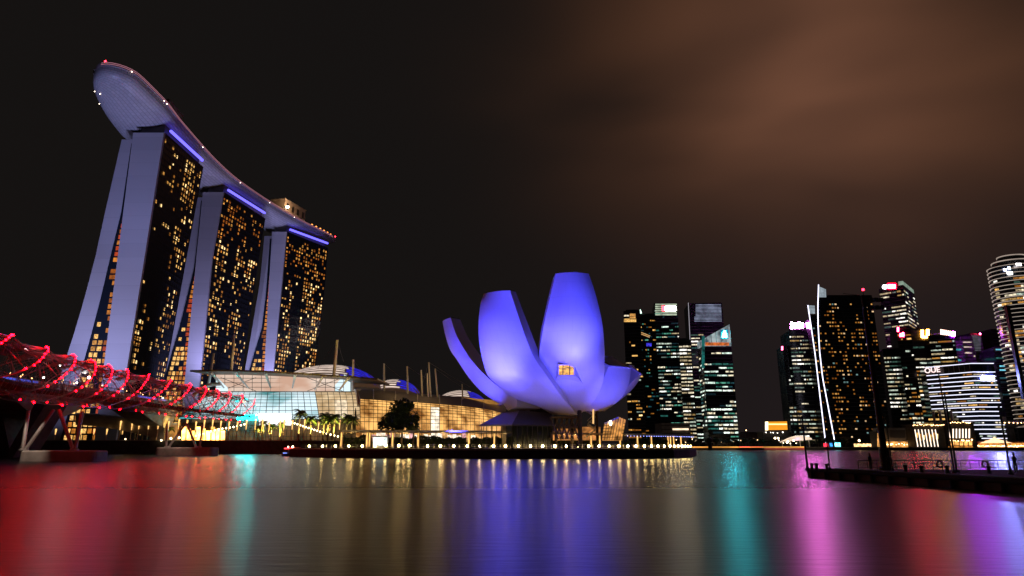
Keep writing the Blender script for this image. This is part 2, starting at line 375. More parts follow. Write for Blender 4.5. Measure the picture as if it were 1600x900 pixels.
# ================================================================== RESORT TOWERS
SLAB = panel_mat('tower end cladding', (.47, .47, .50), .55, 60.0, 8.5, .10, .84, True, vary=.05)
HULL = panel_mat('roof deck hull', (.50, .50, .53), .38, 5.6, 2.3, .16, .50, True, .4, .07)
def edge3(pxs, Y):
    t = sorted([(AY(x, y, Y).z, AY(x, y, Y).x) for x, y in pxs]); return t
def strip_grid(fa, fb, Y, zs):                      # front face rows between two edges
    return [[(fa(z), Y, z), (fb(z), Y, z)] for z in zs]
def resort_tower(d):
    Yn, Ys = d['Yn'], d['Ys']; zt = d['ztop']
    wl, wr = edge3(d['wl'], Yn), edge3(d['wr'], Yn); sr = edge3(d['sr'], Ys)
    el, er = edge3(d['el'], Yn), edge3(d['er'], Yn)
    f = lambda tab: (lambda z: interp(tab, z))
    WL, WR, SR, EL, ER = map(f, (wl, wr, sr, el, er))
    t = thing('hotel_tower', (WR(ZM), Yn, ZM), d['label'], 'tower', 'three hotel towers under one roof deck')
    zs = [ZM + (zt - ZM) * k / 24 for k in range(25)]
    zse = [ZM + (zt - 3 - ZM) * k / 24 for k in range(25)]
    # bay-side leg: dark glass body behind a pale end wall
    def ring(z, y0, a, b, a2, b2): return [(a, y0, z), (b, y0, z), (b2, Ys, z), (a2, Ys, z)]
    rows = [[(WL(z) + .6, Yn + 1.6, z), (WR(z) - .25, Yn + 1.6, z), (SR(z), Ys, z), (SR(z) - (WR(z) - WL(z)), Ys, z)] for z in zs]
    b = MB().grid(rows, closed=True); n = len(b.v); b.f.append((n - 4, n - 3, n - 2, n - 1)); b.m.append(0)
    b.build('glass_facade', M['glass'], t)
    def endwall(A, B, zz, nm, th=1.6):
        w = MB(); fr = [[(A(z), Yn, z), (B(z), Yn, z)] for z in zz]; bk = [[(A(z), Yn + th, z), (B(z), Yn + th, z)] for z in zz]
        w.grid(fr, uv=lambda i, j: (j * 16.0, zz[min(i, len(zz) - 1)]))
        w.grid([[p[1], q[1]] for p, q in zip(fr, bk)], uv=lambda i, j: (j * 1.6, zz[min(i, len(zz) - 1)]))
        w.grid([[q[0], p[0]] for p, q in zip(fr, bk)], uv=lambda i, j: (j * 1.6, zz[min(i, len(zz) - 1)]))
        w.quad(fr[-1][0], fr[-1][1], bk[-1][1], bk[-1][0]); return w.build(nm, SLAB, t)
    endwall(WL, WR, zs, 'end_wall')
    # splayed leg on the far side
    dx = SR(80) - WR(80)
    rows = [[(EL(z) + .4, Yn + 4.6, z), (ER(z) - .3, Yn + 4.6, z), (ER(z) - .3 + dx, Ys, z), (EL(z) + .4 + dx, Ys, z)] for z in zse]
    b = MB().grid(rows, closed=True); n = len(b.v); b.f.append((n - 4, n - 3, n - 2, n - 1)); b.m.append(0)
    b.build('splayed_leg', M['glass'], t)
    Yk = Yn; Yn += 3.0
    endwall(EL, ER, zse, 'splayed_end_wall'); Yn = Yk
    # glazed atrium between the legs
    Yi = Yn + 2.3; za = d['zatr']
    zz = [ZM + (za - ZM) * k / 20 for k in range(21)]
    b = MB().grid([[(ER(z) - 1.5, Yi, z), (WL(z) + 1.5, Yi, z)] for z in zz]); b.build('atrium_glass', M['glass2'], t)
    # top storey, set back under the roof deck
    z0 = zt + .01; c = MB()
    c.hexa([(WL(zt) + 2, Yn + 4), (WR(zt) - 2.2, Yn + 4), (SR(zt) - 2.2, Ys - 2), (SR(zt) - 13, Ys - 2)], z0, zt + 7.5)
    c.build('top_storey', M['darkroof'], t)
    r_ = MB()
    for z in zs[2:]:
        for k in range(2):
            zk = z - (zs[1] - zs[0]) * k / 2
            p, q = Vector((WR(zk), Yn + 1.7, zk)), Vector((SR(zk), Ys, zk))
            r_.add([p + Vector((-.2, 0, 0)), q + Vector((-.2, 0, 0)), q + Vector((.28, 0, 0)), p + Vector((.28, 0, 0)), p + Vector((-.2, 0, .5)), q + Vector((-.2, 0, .5)), q + Vector((.28, 0, .5)), p + Vector((.28, 0, .5))],
                   [(0, 1, 2, 3), (7, 6, 5, 4), (3, 2, 6, 7), (0, 3, 7, 4), (1, 5, 6, 2)])
    for k in range(d['nc'] + 1):
        u = k / d['nc']
        for za_, zb_ in zip(zs, zs[1:]):
            P = lambda z: Vector((WR(z) + (SR(z) - WR(z)) * u + .05, Yn + 1.8 + (Ys - Yn - 1.9) * u, z))
            r_.quad(P(za_) + Vector((0, -.12, 0)), P(za_) + Vector((.3, 0, 0)), P(zb_) + Vector((.3, 0, 0)), P(zb_) + Vector((0, -.12, 0)))
    r_.build('facade_rib', M['glass'], t)
    # lit rooms
    rnd = random.Random(d['seed']); q = []
    nr = 54; nc = d['nc']
    fh = (zt - ZM - 6) / nr
    for i in range(nr):
        for j in range(nc):
            u = (j + .5) / nc; v = i / nr
            p, mi = d['lit'](u, v, i, j, rnd)
            if rnd.random() > p: continue
            z0 = ZM + 4 + i * fh; h = fh * rnd.uniform(.48, .70); w = rnd.uniform(.38, .60) / nc
            def P(uu, z):
                x = WR(z) + (SR(z) - WR(z)) * uu
                return (x + .16, Yn + 1.8 + (Ys - Yn - 2.2) * uu, z)
            u0 = (j + .13) / nc
            q.append((P(u0, z0), P(u0 + w, z0), P(u0 + w, z0 + h), P(u0, z0 + h), mi))
    place_windows(t, q, WARM + ORANGE)
    # atrium and inner rooms
    q = []
    for i in range(int((za - ZM) / 3.5)):
        z0 = ZM + 1 + i * 3.5; a, c_ = ER(z0) + .3, WL(z0) - .3; wd = c_ - a
        if wd < .8: continue
        n = max(1, int(wd / 2.6))
        for j in range(n):
            last = j == n - 1
            p = .9 if last else d['atr'](z0, j, n)
            if rnd.random() > p: continue
            x0 = a + wd * (j + .12) / n; x1 = a + wd * (j + .86) / n
            mi = rnd.choice([4, 4, 5, 7]) if last else rnd.choice([0, 1, 0, 4])
            q.append(((x0, Yi - .15, z0), (x1, Yi - .15, z0), (x1, Yi - .15, z0 + 2.5), (x0, Yi - .15, z0 + 2.5), mi))
    place_windows(t, q, WARM + ORANGE, 'atrium_window', 60)
    # glowing strip under the deck along the bay side
    zt2 = zt + 4.2
    p, e = Vector((WR(zt) + .6, Yn + 6, zt2)), Vector((SR(zt) + .6, Ys - 3, zt2))
    MB().tube([p, e], .95, 6).build('light_strip', E_STRIP, t)
    return t
E_STRIP = emit('violet strip', (.12, .10, 1.0), 2.6)
def litA(u, v, i, j, r):
    k = vnoise(u * 6, v * 13, 3)
    if u < .2: p = (.62 if k > .64 else .05)
    elif u < .55: p = .06 if v < .84 else .2
    else: p = .70 if k > .50 else .13
    if u > .88: p = max(p, .25)
    return p, r.choice([0, 0, 2, 0, 1, 1, 3, 3])
def litB(u, v, i, j, r):
    k = vnoise(u * 7, v * 12, 8)
    if v > .80: return (.55 if k > .45 else .22), r.choice([4, 5, 6, 4, 5, 1, 5])
    if abs(u - .50) < .03: p = .6
    elif .3 < u < .48: p = .05
    else: p = .62 if k > .52 else .13
    if v < .3 and .25 < u < .6: p *= .3
    return p, r.choice([0, 2, 1, 0, 1, 2, 3, 3, 4])
def litC(u, v, i, j, r):
    k = vnoise(u * 7, v * 12, 21)
    if v > .78: return (.6 if k > .42 else .28), r.choice([4, 5, 6, 4, 5, 1, 5])
    if abs(u - .52) < .03: p = .75
    elif .3 < u < .5: p = .05
    else: p = .66 if k > .50 else .16
    return p, r.choice([0, 2, 1, 0, 1, 2, 3, 3, 4])
TA = dict(Yn=358, Ys=409, ztop=190, seed=1, nc=16, lit=litA, zatr=184, label='nearest hotel tower, widest pale splayed end walls and mostly dark windows',
    wl=[(208, 207.5), (184, 400), (159, 597)], wr=[(256, 207.5), (226, 400), (195, 597)], sr=[(317, 262), (288, 419), (270, 520), (255, 600)],
    el=[(185.5, 215), (159, 330), (143.7, 400), (125, 470), (111, 517), (99, 554), (86, 595)], er=[(206.5, 215), (189.5, 330), (172.5, 400), (159, 458), (140, 531), (127, 577), (120, 600)],
    atr=lambda z, j, n: .7 if z < 62 else .22)
TB = dict(Yn=452.6, Ys=511.5, ztop=190, seed=2, nc=17, lit=litB, zatr=184, label='middle hotel tower of the three, behind the glass mall hall',
    wl=[(317, 299), (307, 400), (288.4, 597.5)], wr=[(349, 300), (331.5, 400), (311.7, 597.5)], sr=[(414, 342), (400, 430), (378, 579)],
    el=[(296, 310), (290, 380), (277, 440), (262, 500), (246, 560), (236, 600)], er=[(315.5, 307), (308.5, 380), (303.5, 421), (293, 463), (281, 512), (268, 555), (255, 600)],
    atr=lambda z, j, n: .95 if z < 70 else .3)
TC = dict(Yn=544.8, Ys=594.6, ztop=190, seed=3, nc=17, lit=litC, zatr=184, label='farthest hotel tower of the three, brightest with orange top floors',
    wl=[(425, 364), (420, 450), (413, 576)], wr=[(448, 362), (440, 450), (428, 574)], sr=[(512, 388), (507, 450), (494, 563)],
    el=[(411, 370), (404, 440), (391, 517), (380, 580)], er=[(423, 368), (417, 454), (410, 513), (400, 545), (391, 576), (388, 590)],
    atr=lambda z, j, n: .8 if z < 70 else .3)
for d in (TA, TB, TC): resort_tower(d)

# ------------------------------------------------------------------ roof deck spanning the towers
DZ = 206.5
wrim = [AZ(x, y, DZ) for x, y in [(160, 97), (171, 97), (197, 105), (213, 113), (230, 130), (247, 147), (260, 160), (280, 187), (297, 207), (313, 225), (326, 240), (344, 258), (366, 278), (400, 302), (428, 320), (452, 334), (480, 350), (502, 360), (516, 367), (524, 373)]]
def along(pts, n):
    ds = [0]
    for a, b in zip(pts, pts[1:]): ds.append(ds[-1] + (b - a).length)
    out = []
    for k in range(n + 1):
        t = ds[-1] * k / n; i = max(j for j in range(len(ds)) if ds[j] <= t + 1e-9); i = min(i, len(pts) - 2)
        f = (t - ds[i]) / (ds[i + 1] - ds[i]); out.append(pts[i].lerp(pts[i + 1], f))
    return out
NK, NR = 24, 40; NS = NK + NR
tip = AZ(147.5, 111, DZ)
wn = along([tip] + [AZ(x, y, DZ) for x, y in [(148.6, 105.5), (152.5, 101), (159, 98), (168, 97)]] + wrim[2:8], NK)
en = along([tip] + [AZ(x, y, DZ) for x, y in [(146.6, 118), (147.5, 126), (150.5, 137), (157, 152), (167, 169), (179, 186), (190, 199)]], NK)
wt = along(wrim[7:], NR)
for _ in range(4): wt = [wt[0]] + [(wt[i - 1] + wt[i] * 2 + wt[i + 1]) / 4 for i in range(1, NR)] + [wt[-1]]
for _ in range(3):
    wn = [wn[0]] + [(wn[i - 1] + wn[i] * 2 + wn[i + 1]) / 4 for i in range(1, NK)] + [wn[-1]]; en = [en[0]] + [(en[i - 1] + en[i] * 2 + en[i + 1]) / 4 for i in range(1, NK)] + [en[-1]]
wr_ = wn + wt[1:]; secs = []
n0 = (en[-1] - wn[-1]).normalized(); w0_ = (en[-1] - wn[-1]).length
for k in range(NS + 1):
    t = k / NS
    if k <= NK:
        v = en[k] - wn[k]; w = max(.05, v.length); nrm = v.normalized() if v.length > .01 else Vector((-1, 0, 0))
    else:
        f = (k - NK) / NR; T = (wr_[min(k + 2, NS)] - wr_[max(k - 2, 0)]).normalized(); nrm = Vector((-T.y, T.x, 0)).normalized()
        if nrm.x > 0: nrm = -nrm
        nrm = (nrm * .6 + Vector((-1, .18, 0)).normalized() * .4).normalized(); g = min(1, f / .2); nrm = (n0 * (1 - g) + nrm * g).normalized()
        w = w0_ * (1 - g) + 38 * g
        if f > .88: w = 38 * math.sqrt(max(0, 1 - ((f - .88) / .12) ** 2)) + .6
    dpt = 9.6 * (math.sqrt(max(0, 1 - ((.24 - t) / .24) ** 2)) * .95 + .03) if t < .24 else 9.6
    if t > .95: dpt = 9.6 * (1 - .7 * (t - .95) / .05)
    secs.append((wr_[k], nrm, w, dpt, t))
deck = thing('roof_deck', (secs[30][0].x, secs[30][0].y, DZ), 'long boat shaped roof deck lying across the three hotel towers', 'roof deck')
def hull_pt(k, a):
    p, n, w, dp, t = secs[k]
    c = p + n * (w / 2)
    return c - n * (w / 2 * math.cos(a)) + Vector((0, 0, -1.6 - dp * max(0, math.sin(a)) ** .75))
NA = 22
ang = [math.pi * j / NA for j in range(NA + 1)]
h = MB().grid([[hull_pt(k, a) for a in ang] for k in range(NS + 1)], uv=lambda i, j: (i * 5.6, j * 2.3))
auto_smooth(h.build('hull', HULL, deck), 60)
b = MB().grid([[secs[k][0] + Vector((0, 0, .0)), secs[k][0] + secs[k][1] * secs[k][2]] for k in range(NS + 1)]); b.build('deck_floor', M['paving'], deck)
RIMP = mat('rose tinted rim', (.46, .36, .38), .5)  # pink tint in the colour stands in for rosy light on the rim
for side in (0, 1):
    b = MB()
    P = [secs[k][0] + secs[k][1] * (secs[k][2] if side else 0) for k in range(NS + 1)]
    O = [-secs[k][1] * (.5 if not side else -.5) for k in range(NS + 1)]
    b.grid([[P[k] + O[k] * .02 + Vector((0, 0, -1.62)), P[k] + O[k] + Vector((0, 0, -1.2)), P[k] + O[k] + Vector((0, 0, 1.0)), P[k] + Vector((0, 0, 1.05)), P[k] - O[k] * .6 + Vector((0, 0, -.02))] for k in range(NS + 1)])
    auto_smooth(b.build('rim', RIMP, deck))
E_RIM = emit('rose rim light', (1, .42, .55), .55)
for dz, off in ((-.45, .56), (.45, .56)):
    MB().tube([secs[k][0] - secs[k][1] * off + Vector((0, 0, dz)) for k in range(3, NS)], .10, 5).build('rim_light', E_RIM, deck)
b = MB()                                            # small fittings glinting along the hull
E_DOT = emit('deck lamp', (1, .8, .6), 12)
for k in (8, 17, 18, 30, 40, 47, 53): b.ball(secs[k][0] - secs[k][1] * .7 + Vector((0, 0, -.9)), .24, 6, 4)
for k, a in ((5, 2.6), (10, 2.8), (6, 2.0)): b.ball(hull_pt(k, a) - Vector((0, 0, .2)), .24, 6, 4)
b.build('hull_lamp', E_DOT, deck)
# plant rooms and the lift tower on the deck
def deckpt(k, across, z=0): return secs[k][0] + secs[k][1] * across + Vector((0, 0, z))
CON = mat('plant room render', (.42, .36, .33), .7, noise=.1, nscale=.3)
def deck_block(k0, k1, a0, a1, hgt, label):
    p = [deckpt(k0, a0), deckpt(k1, a0), deckpt(k1, a1), deckpt(k0, a1)]
    t = thing('roof_block', p[0], label, 'plant room')
    MB().hexa([(q.x, q.y) for q in p], DZ, DZ + hgt).build('walls', CON, t)
    c = sum((q for q in p), Vector()) / 4
    MB().hexa([(q.x + (q.x - c.x) * .06, q.y + (q.y - c.y) * .06) for q in p], DZ + hgt + .003, DZ + hgt + .7).build('parapet', M['concrete'], t)
    b = MB()
    for i in range(4):
        a, e = p[0].lerp(p[1], (i + .3) / 4), p[0].lerp(p[1], (i + .7) / 4); o = Vector((.3, -.1, 0))
        b.quad(a + o + Vector((0, 0, hgt * .4)), e + o + Vector((0, 0, hgt * .4)), e + o + Vector((0, 0, hgt * .8)), a + o + Vector((0, 0, hgt * .8)))
    b.build('louvre', M['rib'], t)
deck_block(23, 27, 8, 24, 13, 'dim brownish plant room block on the roof deck above the nearest tower')
deck_block(52, 57, 6, 20, 15, 'plant room block beside the floodlight at the far end of the roof deck')
t = thing('floodlight', deckpt(52, 3), 'very bright warm floodlight on the far end of the roof deck', 'floodlight')
MB().tube([deckpt(52, 3), deckpt(52, 3, 6)], .15, 6).build('pole', M['darksteel'], t)
MB().box(*(lambda p: (p.x - .9, p.x + .9, p.y - .8, p.y, p.z - .6, p.z + .6))(deckpt(52, 3, 6.6))).build('housing', M['darksteel'], t)
MB().box(*(lambda p: (p.x - .8, p.x + 1.5, p.y - 1.3, p.y - .85, p.z - .8, p.z + .8))(deckpt(52, 3, 6.6))).build('lens', emit('floodlight lens', (1, .72, .38), 60), t)
point('floodlight glow', deckpt(52, .5, 6.6) + Vector((2, -3, 0)), (1, .55, .25), 9000, .8)
E_RED = emit('red beacon', (1, .015, .03), 22)
proto = None
for k, ac in [(4, 2), (32, 4), (33, 4), (34, 4), (35, 4), (36, 4), (37, 4), (NS, .3)]:
    p = deckpt(min(k, NS), ac); ends = k in (4, NS)
    if proto is None:
        t = thing('warning_beacon', p, '', 'beacon'); proto = t
        MB().tube([(0, 0, 0), (0, 0, 1.9)], .12, 5).build('post', M['darksteel'], t, local=True)
        MB().ball((0, 0, 2.3), .55, 7, 5).build('lamp', E_RED, t, local=True)
    else: t = copy_tree(proto); t.location = p
    t['label'] = {4: 'red beacon on the rounded near tip of the roof deck', NS: 'red beacon on the pointed far tip of the roof deck'}.get(k, 'red beacon in the tight row along the roof deck edge')
    if not ends: t['group'] = 'row of red beacons on the roof deck'
    elif 'group' in t: del t['group']
# restaurant parasols and bar lights at the far end, garden palms along the deck
b = None
for k in range(58, 64):
    p = deckpt(k, 2.5); t = thing('deck_lantern', p, 'orange lantern in the line along the far end of the roof deck', 'lantern', 'orange lanterns on the roof deck')
    MB().tube([p, p + Vector((0, 0, 2.0))], .1, 5).build('post', M['darksteel'], t)
    q = p + Vector((0, 0, 2.4)); MB().lathe(q, [(.35, -.4), (.8, 0), (.75, .5), (.3, .9)], 8).build('lamp', emit('orange lantern', (1, .28, .05), 4), t)
# ================================================================== LOTUS SHAPED MUSEUM
AX = Vector((17.0, 240.0, 0))
mus = thing('lotus_museum', (AX.x, AX.y, ZA), 'white lotus shaped museum lit violet blue, with upright curved petals', 'museum')
def petal(rows, th0, th1, name='petal', nu=16, nv=36, up=(.0, .0), sdir=None):
    """rows: (xl, yl, Yl, xr, yr, Yr, bulge) of the outer face, top to bottom"""
    rr = crom(rows, nv); out = []; inn = []
    for i, r in enumerate(rr):
        a, c = AY(r[0], r[1], r[2]), AY(r[3], r[4], r[5]); row = []; ri = []
        th = th0 + (th1 - th0) * i / nv
        for j in range(nu + 1):
            s = j / nu; p = a.lerp(c, s)
            d = Vector((p.x - AX.x, p.y - AX.y, 0)); d.normalize()
            m = (a + c) / 2; dm = Vector((m.x - AX.x, m.y - AX.y, 0)).normalized()
            q = p + dm * (r[6] * (1 - (2 * s - 1) ** 2))
            row.append(q); ri.append(q - (sdir or dm) * th * (1 - .25 * (1 - (2 * s - 1) ** 2)) + Vector((0, 0, up[0] + (up[1] - up[0]) * i / nv)))
        out.append(row); inn.append(ri)
    o = MB().grid(out, uv=lambda i, j: (j * 1.25, i * 1.7)); o2 = o.build(name, M['petal'], mus); auto_smooth(o2, 50)
    w = MB(); w.grid([[p for p in r] for r in inn])
    w.grid([[a[-1], b_[-1]] for a, b_ in zip(out, inn)]); w.grid([[b_[0], a[0]] for a, b_ in zip(out, inn)])
    w.grid([inn[0], out[0]]); w.grid([out[-1], inn[-1]])
    wl = w.build('petal_side', M['petal'], o2); wl.location = (0, 0, 0); auto_smooth(wl, 30)
    return out, inn, o2
# far left petal
P1 = petal([(691.5, 502.5, 247, 704, 496, 238, .6), (695.5, 523, 246, 713, 523.5, 236, .9), (703, 546, 245, 728.5, 551, 233, 1.2), (713, 561, 243, 737, 563, 231, 1.3), (731, 588, 240, 752, 580, 229, 1.3),
            (749, 609, 237, 770, 597, 228, 1.2), (767, 623, 235, 788, 611, 228, 1), (786, 635, 233, 806, 622, 228, .8), (794, 642, 232, 807, 636, 228, .4)], 5.5, 15, sdir=Vector((-.6, -.8, 0)))
# second petal
P2 = petal([(756, 459, 216, 797, 453.6, 208.5, 1.2), (751, 474, 215.8, 804, 476, 208.2, 1.8), (748, 498, 215.4, 812, 500, 208, 2.6), (747.7, 519, 215.2, 822, 529, 208, 3), (750, 544, 215.2, 833, 556, 208.5, 3.4), (756, 570, 215.5, 845, 574, 209, 3.6),
            (763, 588, 216, 856, 590, 210, 3.6), (781, 605.5, 217.5, 868, 607, 212, 3.2), (802, 621.6, 220, 880, 623, 215, 2.6), (838, 634, 223, 893, 637, 219, 1.6), (871, 646, 227, 903, 648, 224, .8)], 3.0, 9)
# tall middle petal
P3 = petal([(868, 427.6, 204.5, 920, 428, 204.5, 2.0), (861.5, 455, 204.8, 930, 458, 204.8, 3.0), (851, 502.5, 205.5, 940.5, 502, 205.5, 4.2), (845, 535.5, 208.5, 944.3, 540, 207, 5), (841.5, 560, 212, 944.6, 562, 208.5, 5.4), (841, 580, 216.5, 944, 584, 211, 5.4),
            (846, 600, 220, 940, 604, 214.5, 5), (862, 620, 224, 930, 624, 219, 3.6), (880, 634, 226, 919, 636, 223, 2), (896, 645, 228, 909, 645, 228, .8)], 5, 10)
# right petal, cut open at its top
P4 = petal([(951, 572, 224, 986, 575, 229, .8), (944, 590, 224, 983, 598, 229, 1.4), (936, 605, 224, 977, 613, 229.5, 1.6), (926, 620, 225, 968, 625, 230, 1.4), (919, 632, 226.5, 956, 634, 231, 1), (913, 643, 229, 941, 642, 231, .5)], 7, 9, up=(3.9, 0))
# far right petal seen edge on
P5 = petal([(1000, 584, 236, 1001.5, 586, 249, .4), (985, 599, 235, 996, 598, 249, .5), (975, 613, 234, 984, 612.5, 248, .5), (961, 625, 234, 968, 626, 246, .4), (941, 640.5, 234, 945, 642.5, 240, .2)], 5.5, 11, up=(3.6, 0), sdir=Vector((.55, -.83, 0)))
# pale rims round the cut tops
def rim(P, r=.36):
    a, i_ = P[0][0], P[1][0]
    b = MB().tube(list(a) + list(reversed(i_)) + [a[0]], r, 5); o = b.build('rim', M['petal'], P[2], local=True)
for P in (P4, P5): rim(P)
# dark skylight wells in the cut tops
def well(P, k=.14, m=M['glass']):
    a, c, d, e = P[0][0][0], P[0][0][-1], P[1][0][-1], P[1][0][0]
    ctr = (a + c + d + e) / 4; q = [v.lerp(ctr, k) + Vector((0, 0, .12)) for v in (a, c, d, e)]
    MB().slab(*q, -.25).build('skylight', m, P[2], local=True).location = (0, 0, 0)
for P in (P1, P2, P3, P4, P5): well(P)
# the projecting window in the middle petal
def face_at(P, x, y):
    best = min(((abs(proj(p)[0] - x) + abs(proj(p)[1] - y)), p) for r in P[0] for p in r); return best[1]
def proj(p):
    c = p.y * CP + (p.z - EYE) * SP; return 800 + FPX * p.x / c, 450 - FPX * (-p.y * SP + (p.z - EYE) * CP) / c
yf = face_at(P3, 884, 578).y
tl, tr, br, bl = [AY(x, y, yf - 2.2) for x, y in ((871.5, 569.5), (898.5, 569.0), (898.5, 586.5), (871.5, 586.8))]
o_tl, o_tr, o_br, o_bl = [AY(x, y, face_at(P3, x, y).y + dy) for x, y, dy in ((871, 567.5, .6), (900, 566.0, .6), (913, 602, .5), (867, 597, .5))]
b = MB(); b.quad(tl, tr, o_tr, o_tl); b.quad(tr, br, o_br, o_tr); b.quad(br, bl, o_bl, o_br); b.quad(bl, tl, o_tl, o_bl)
b.build('window_surround', M['petal'], P3[2]).location = (0, 0, 0)
# frame + panes
c = (tl + br) / 2
ins = lambda p, k, dy=0: p.lerp(c, k) + Vector((0, dy, 0))
fr = MB(); pr = [tl, tr, br, bl]
for i in range(4):
    a, e = pr[i], pr[(i + 1) % 4]; fr.quad(a, e, ins(e, .14, .25), ins(a, .14, .25))
wf = fr.build('window_frame', M['white'], P3[2]); wf.location = (0, 0, 0)
E_GAL = emit('gallery lamp light', (1, .50, .10), 1.0, .7, 1.0, True, (1, 1, 2.2))
q = [ins(p, .14, .25) for p in pr]
pn = MB().quad(*q).build('window_pane', E_GAL, P3[2]); pn.location = (0, 0, 0)
mu = MB()
for s in (.27, .72):
    a, e = q[0].lerp(q[1], s), q[3].lerp(q[2], s); mu.tube([a + Vector((0, -.1, 0)), e + Vector((0, -.1, 0))], .14, 4)
a, e = q[0].lerp(q[3], .3), q[1].lerp(q[2], .3); mu.tube([a + Vector((0, -.1, 0)), e + Vector((0, -.1, 0))], .08, 4)
mu.build('window_bar', M['mullion'], P3[2]).location = (0, 0, 0)
# undercroft: columns, lattice legs, glazed lobby
for x, y in ((905.5, 226), (893, 236), (868, 238), (845, 240), (932, 238)):
    top = 640 if x > 900 else 648
    a = AY(x, top, y); MB().tube([(a.x, a.y, ZA), a + Vector((0, 0, 2))], .75 if x == 905.5 else .5, 8).build('column', M['darkconc'], mus)
lat = MB(); xs = [866, 874, 882, 890, 898]
BRZ = mat('bronze lattice', (.20, .15, .11), .5, metal=.3)
for i, x in enumerate(xs):
    for s in (-1, 1):
        a = AY(x + 6 * s, 686, 221 + i); e = AY(x - 6 * s, 652, 226 + i); a.z = max(a.z, ZA); lat.tube([a, e], .34, 5)
for yy in (652, 668): lat.tube([AY(861, yy, 224), AY(903, yy, 228)], .4, 5)
lat.build('lattice', BRZ, mus)
E_LOBBY = emit('lobby light', (1, .42, .10), .55, .8, .5, True)
E_LOBBYD = emit('dim lobby light', (1, .40, .12), .10, .9, .6, True)
b = MB().quad(AY(864, 688, 246), AY(938, 688, 246), AY(938, 667, 246), AY(864, 667, 246)); b.build('lobby_glass', emit('undercroft light', (1, .38, .10), .40, .95, .35, True), mus)
b = MB().quad(AY(800, 689, 243), AY(862, 689, 243), AY(862, 622, 243), AY(800, 622, 243)); b.build('undercroft_wall', M['darkconc'], mus)
MB().quad(AY(809, 631, 242), AY(845, 631, 242), AY(845, 622.5, 242), AY(809, 622.5, 242)).build('clerestory', E_LOBBYD, mus)
br = MB()
for k in range(7): br.tube([AY(808 + k * 6.4, 631, 241.5), AY(808 + k * 6.4 + (4 if k % 2 else -2), 622, 241.5)], .16, 4)
for k in range(4): br.tube([AY(810 + k * 10, 660, 241.5), AY(818 + k * 10, 632, 241.5)], .25, 4)
br.build('brace', M['darksteel'], mus)
MB().tube([AY(858, 656, 240), AY(836, 628, 240)], .3, 5).build('strut', M['darksteel'], mus)
# stair with lit landing on the right of the column
st = MB(); pts = [(914, 641), (931, 652), (918, 664), (932, 672), (916, 684)]
for (x0, y0), (x1, y1) in zip(pts, pts[1:]):
    a, e = AY(x0, y0, 229), AY(x1, y1, 229); st.add([a, e, e + Vector((0, 2, 0)), a + Vector((0, 2, 0)), a + Vector((0, 0, .5)), e + Vector((0, 0, .5)), e + Vector((0, 2, .5)), a + Vector((0, 2, .5))], [(0, 3, 2, 1), (4, 5, 6, 7), (0, 1, 5, 4), (2, 3, 7, 6), (1, 2, 6, 5), (3, 0, 4, 7)])
    st.tube([a + Vector((0, 0, 1.5)), e + Vector((0, 0, 1.5))], .06, 4)
st.build('stair', M['steel'], mus)
MB().hexa([(FX(911, 231, 14), 231), (FX(925, 231, 14), 231), (FX(925, 236, 14), 236), (FX(911, 236, 14), 236)], AY(915, 638, 231).z, AY(915, 628.5, 231).z).build('lit_landing', emit('landing light', (1, .40, .06), .8, .5, .5), mus)
MB().tube([AY(927, 662, 229), AY(927, 628, 229)], .3, 5).build('light_tube', emit('tube light', (1, .55, .2), 1.2), mus)
# glazed entrance pavilion, right
pv = thing('entrance_pavilion', (FX(958, 216, 5), 216, ZA), 'tilted glass entrance pavilion glowing orange beside the lotus museum', 'pavilion')
A = [AY(940, 688, 216), AY(972, 688, 218), AY(978, 656, 218), AY(966, 651, 216), AY(944, 661, 215)]
bk = [p + Vector((2, 12, 0)) for p in A]; n = 5
b = MB(); b.add(A + bk, [tuple(range(n)), tuple(range(2 * n - 1, n - 1, -1))]); b.add(A + bk, [(i, n + i, n + (i + 1) % n, (i + 1) % n) for i in (1, 4, 0)])
b.build('glazing', E_LOBBY, pv)
b = MB(); b.slab(A[2], A[3], bk[3], bk[2], -.5); b.slab(A[3], A[4], bk[4], bk[3], -.5); b.build('roof', M['roof'], pv)
b = MB()
for k in range(9):
    f = k / 8; lo = A[0].lerp(A[1], f); x = lo.x
    hi = A[4].lerp(A[3], f / .6) if f < .6 else A[3].lerp(A[2], (f - .6) / .4)
    b.tube([lo + Vector((0, -.15, 0)), hi + Vector((0, -.15, 0))], .09, 4)
for k in range(1, 6): b.tube([A[0].lerp(A[4], k / 6) + Vector((0, -.15, 0)), A[1].lerp(A[2], k / 6) + Vector((0, -.15, 0))], .09, 4)
b.build('mullion', M['mullion'], pv)
MB().ball(AY(954, 661, 214.6), .5, 8, 6, 0, 1.7).build('lamp', emit('pavilion lamp', (1, .75, .45), 8), pv)
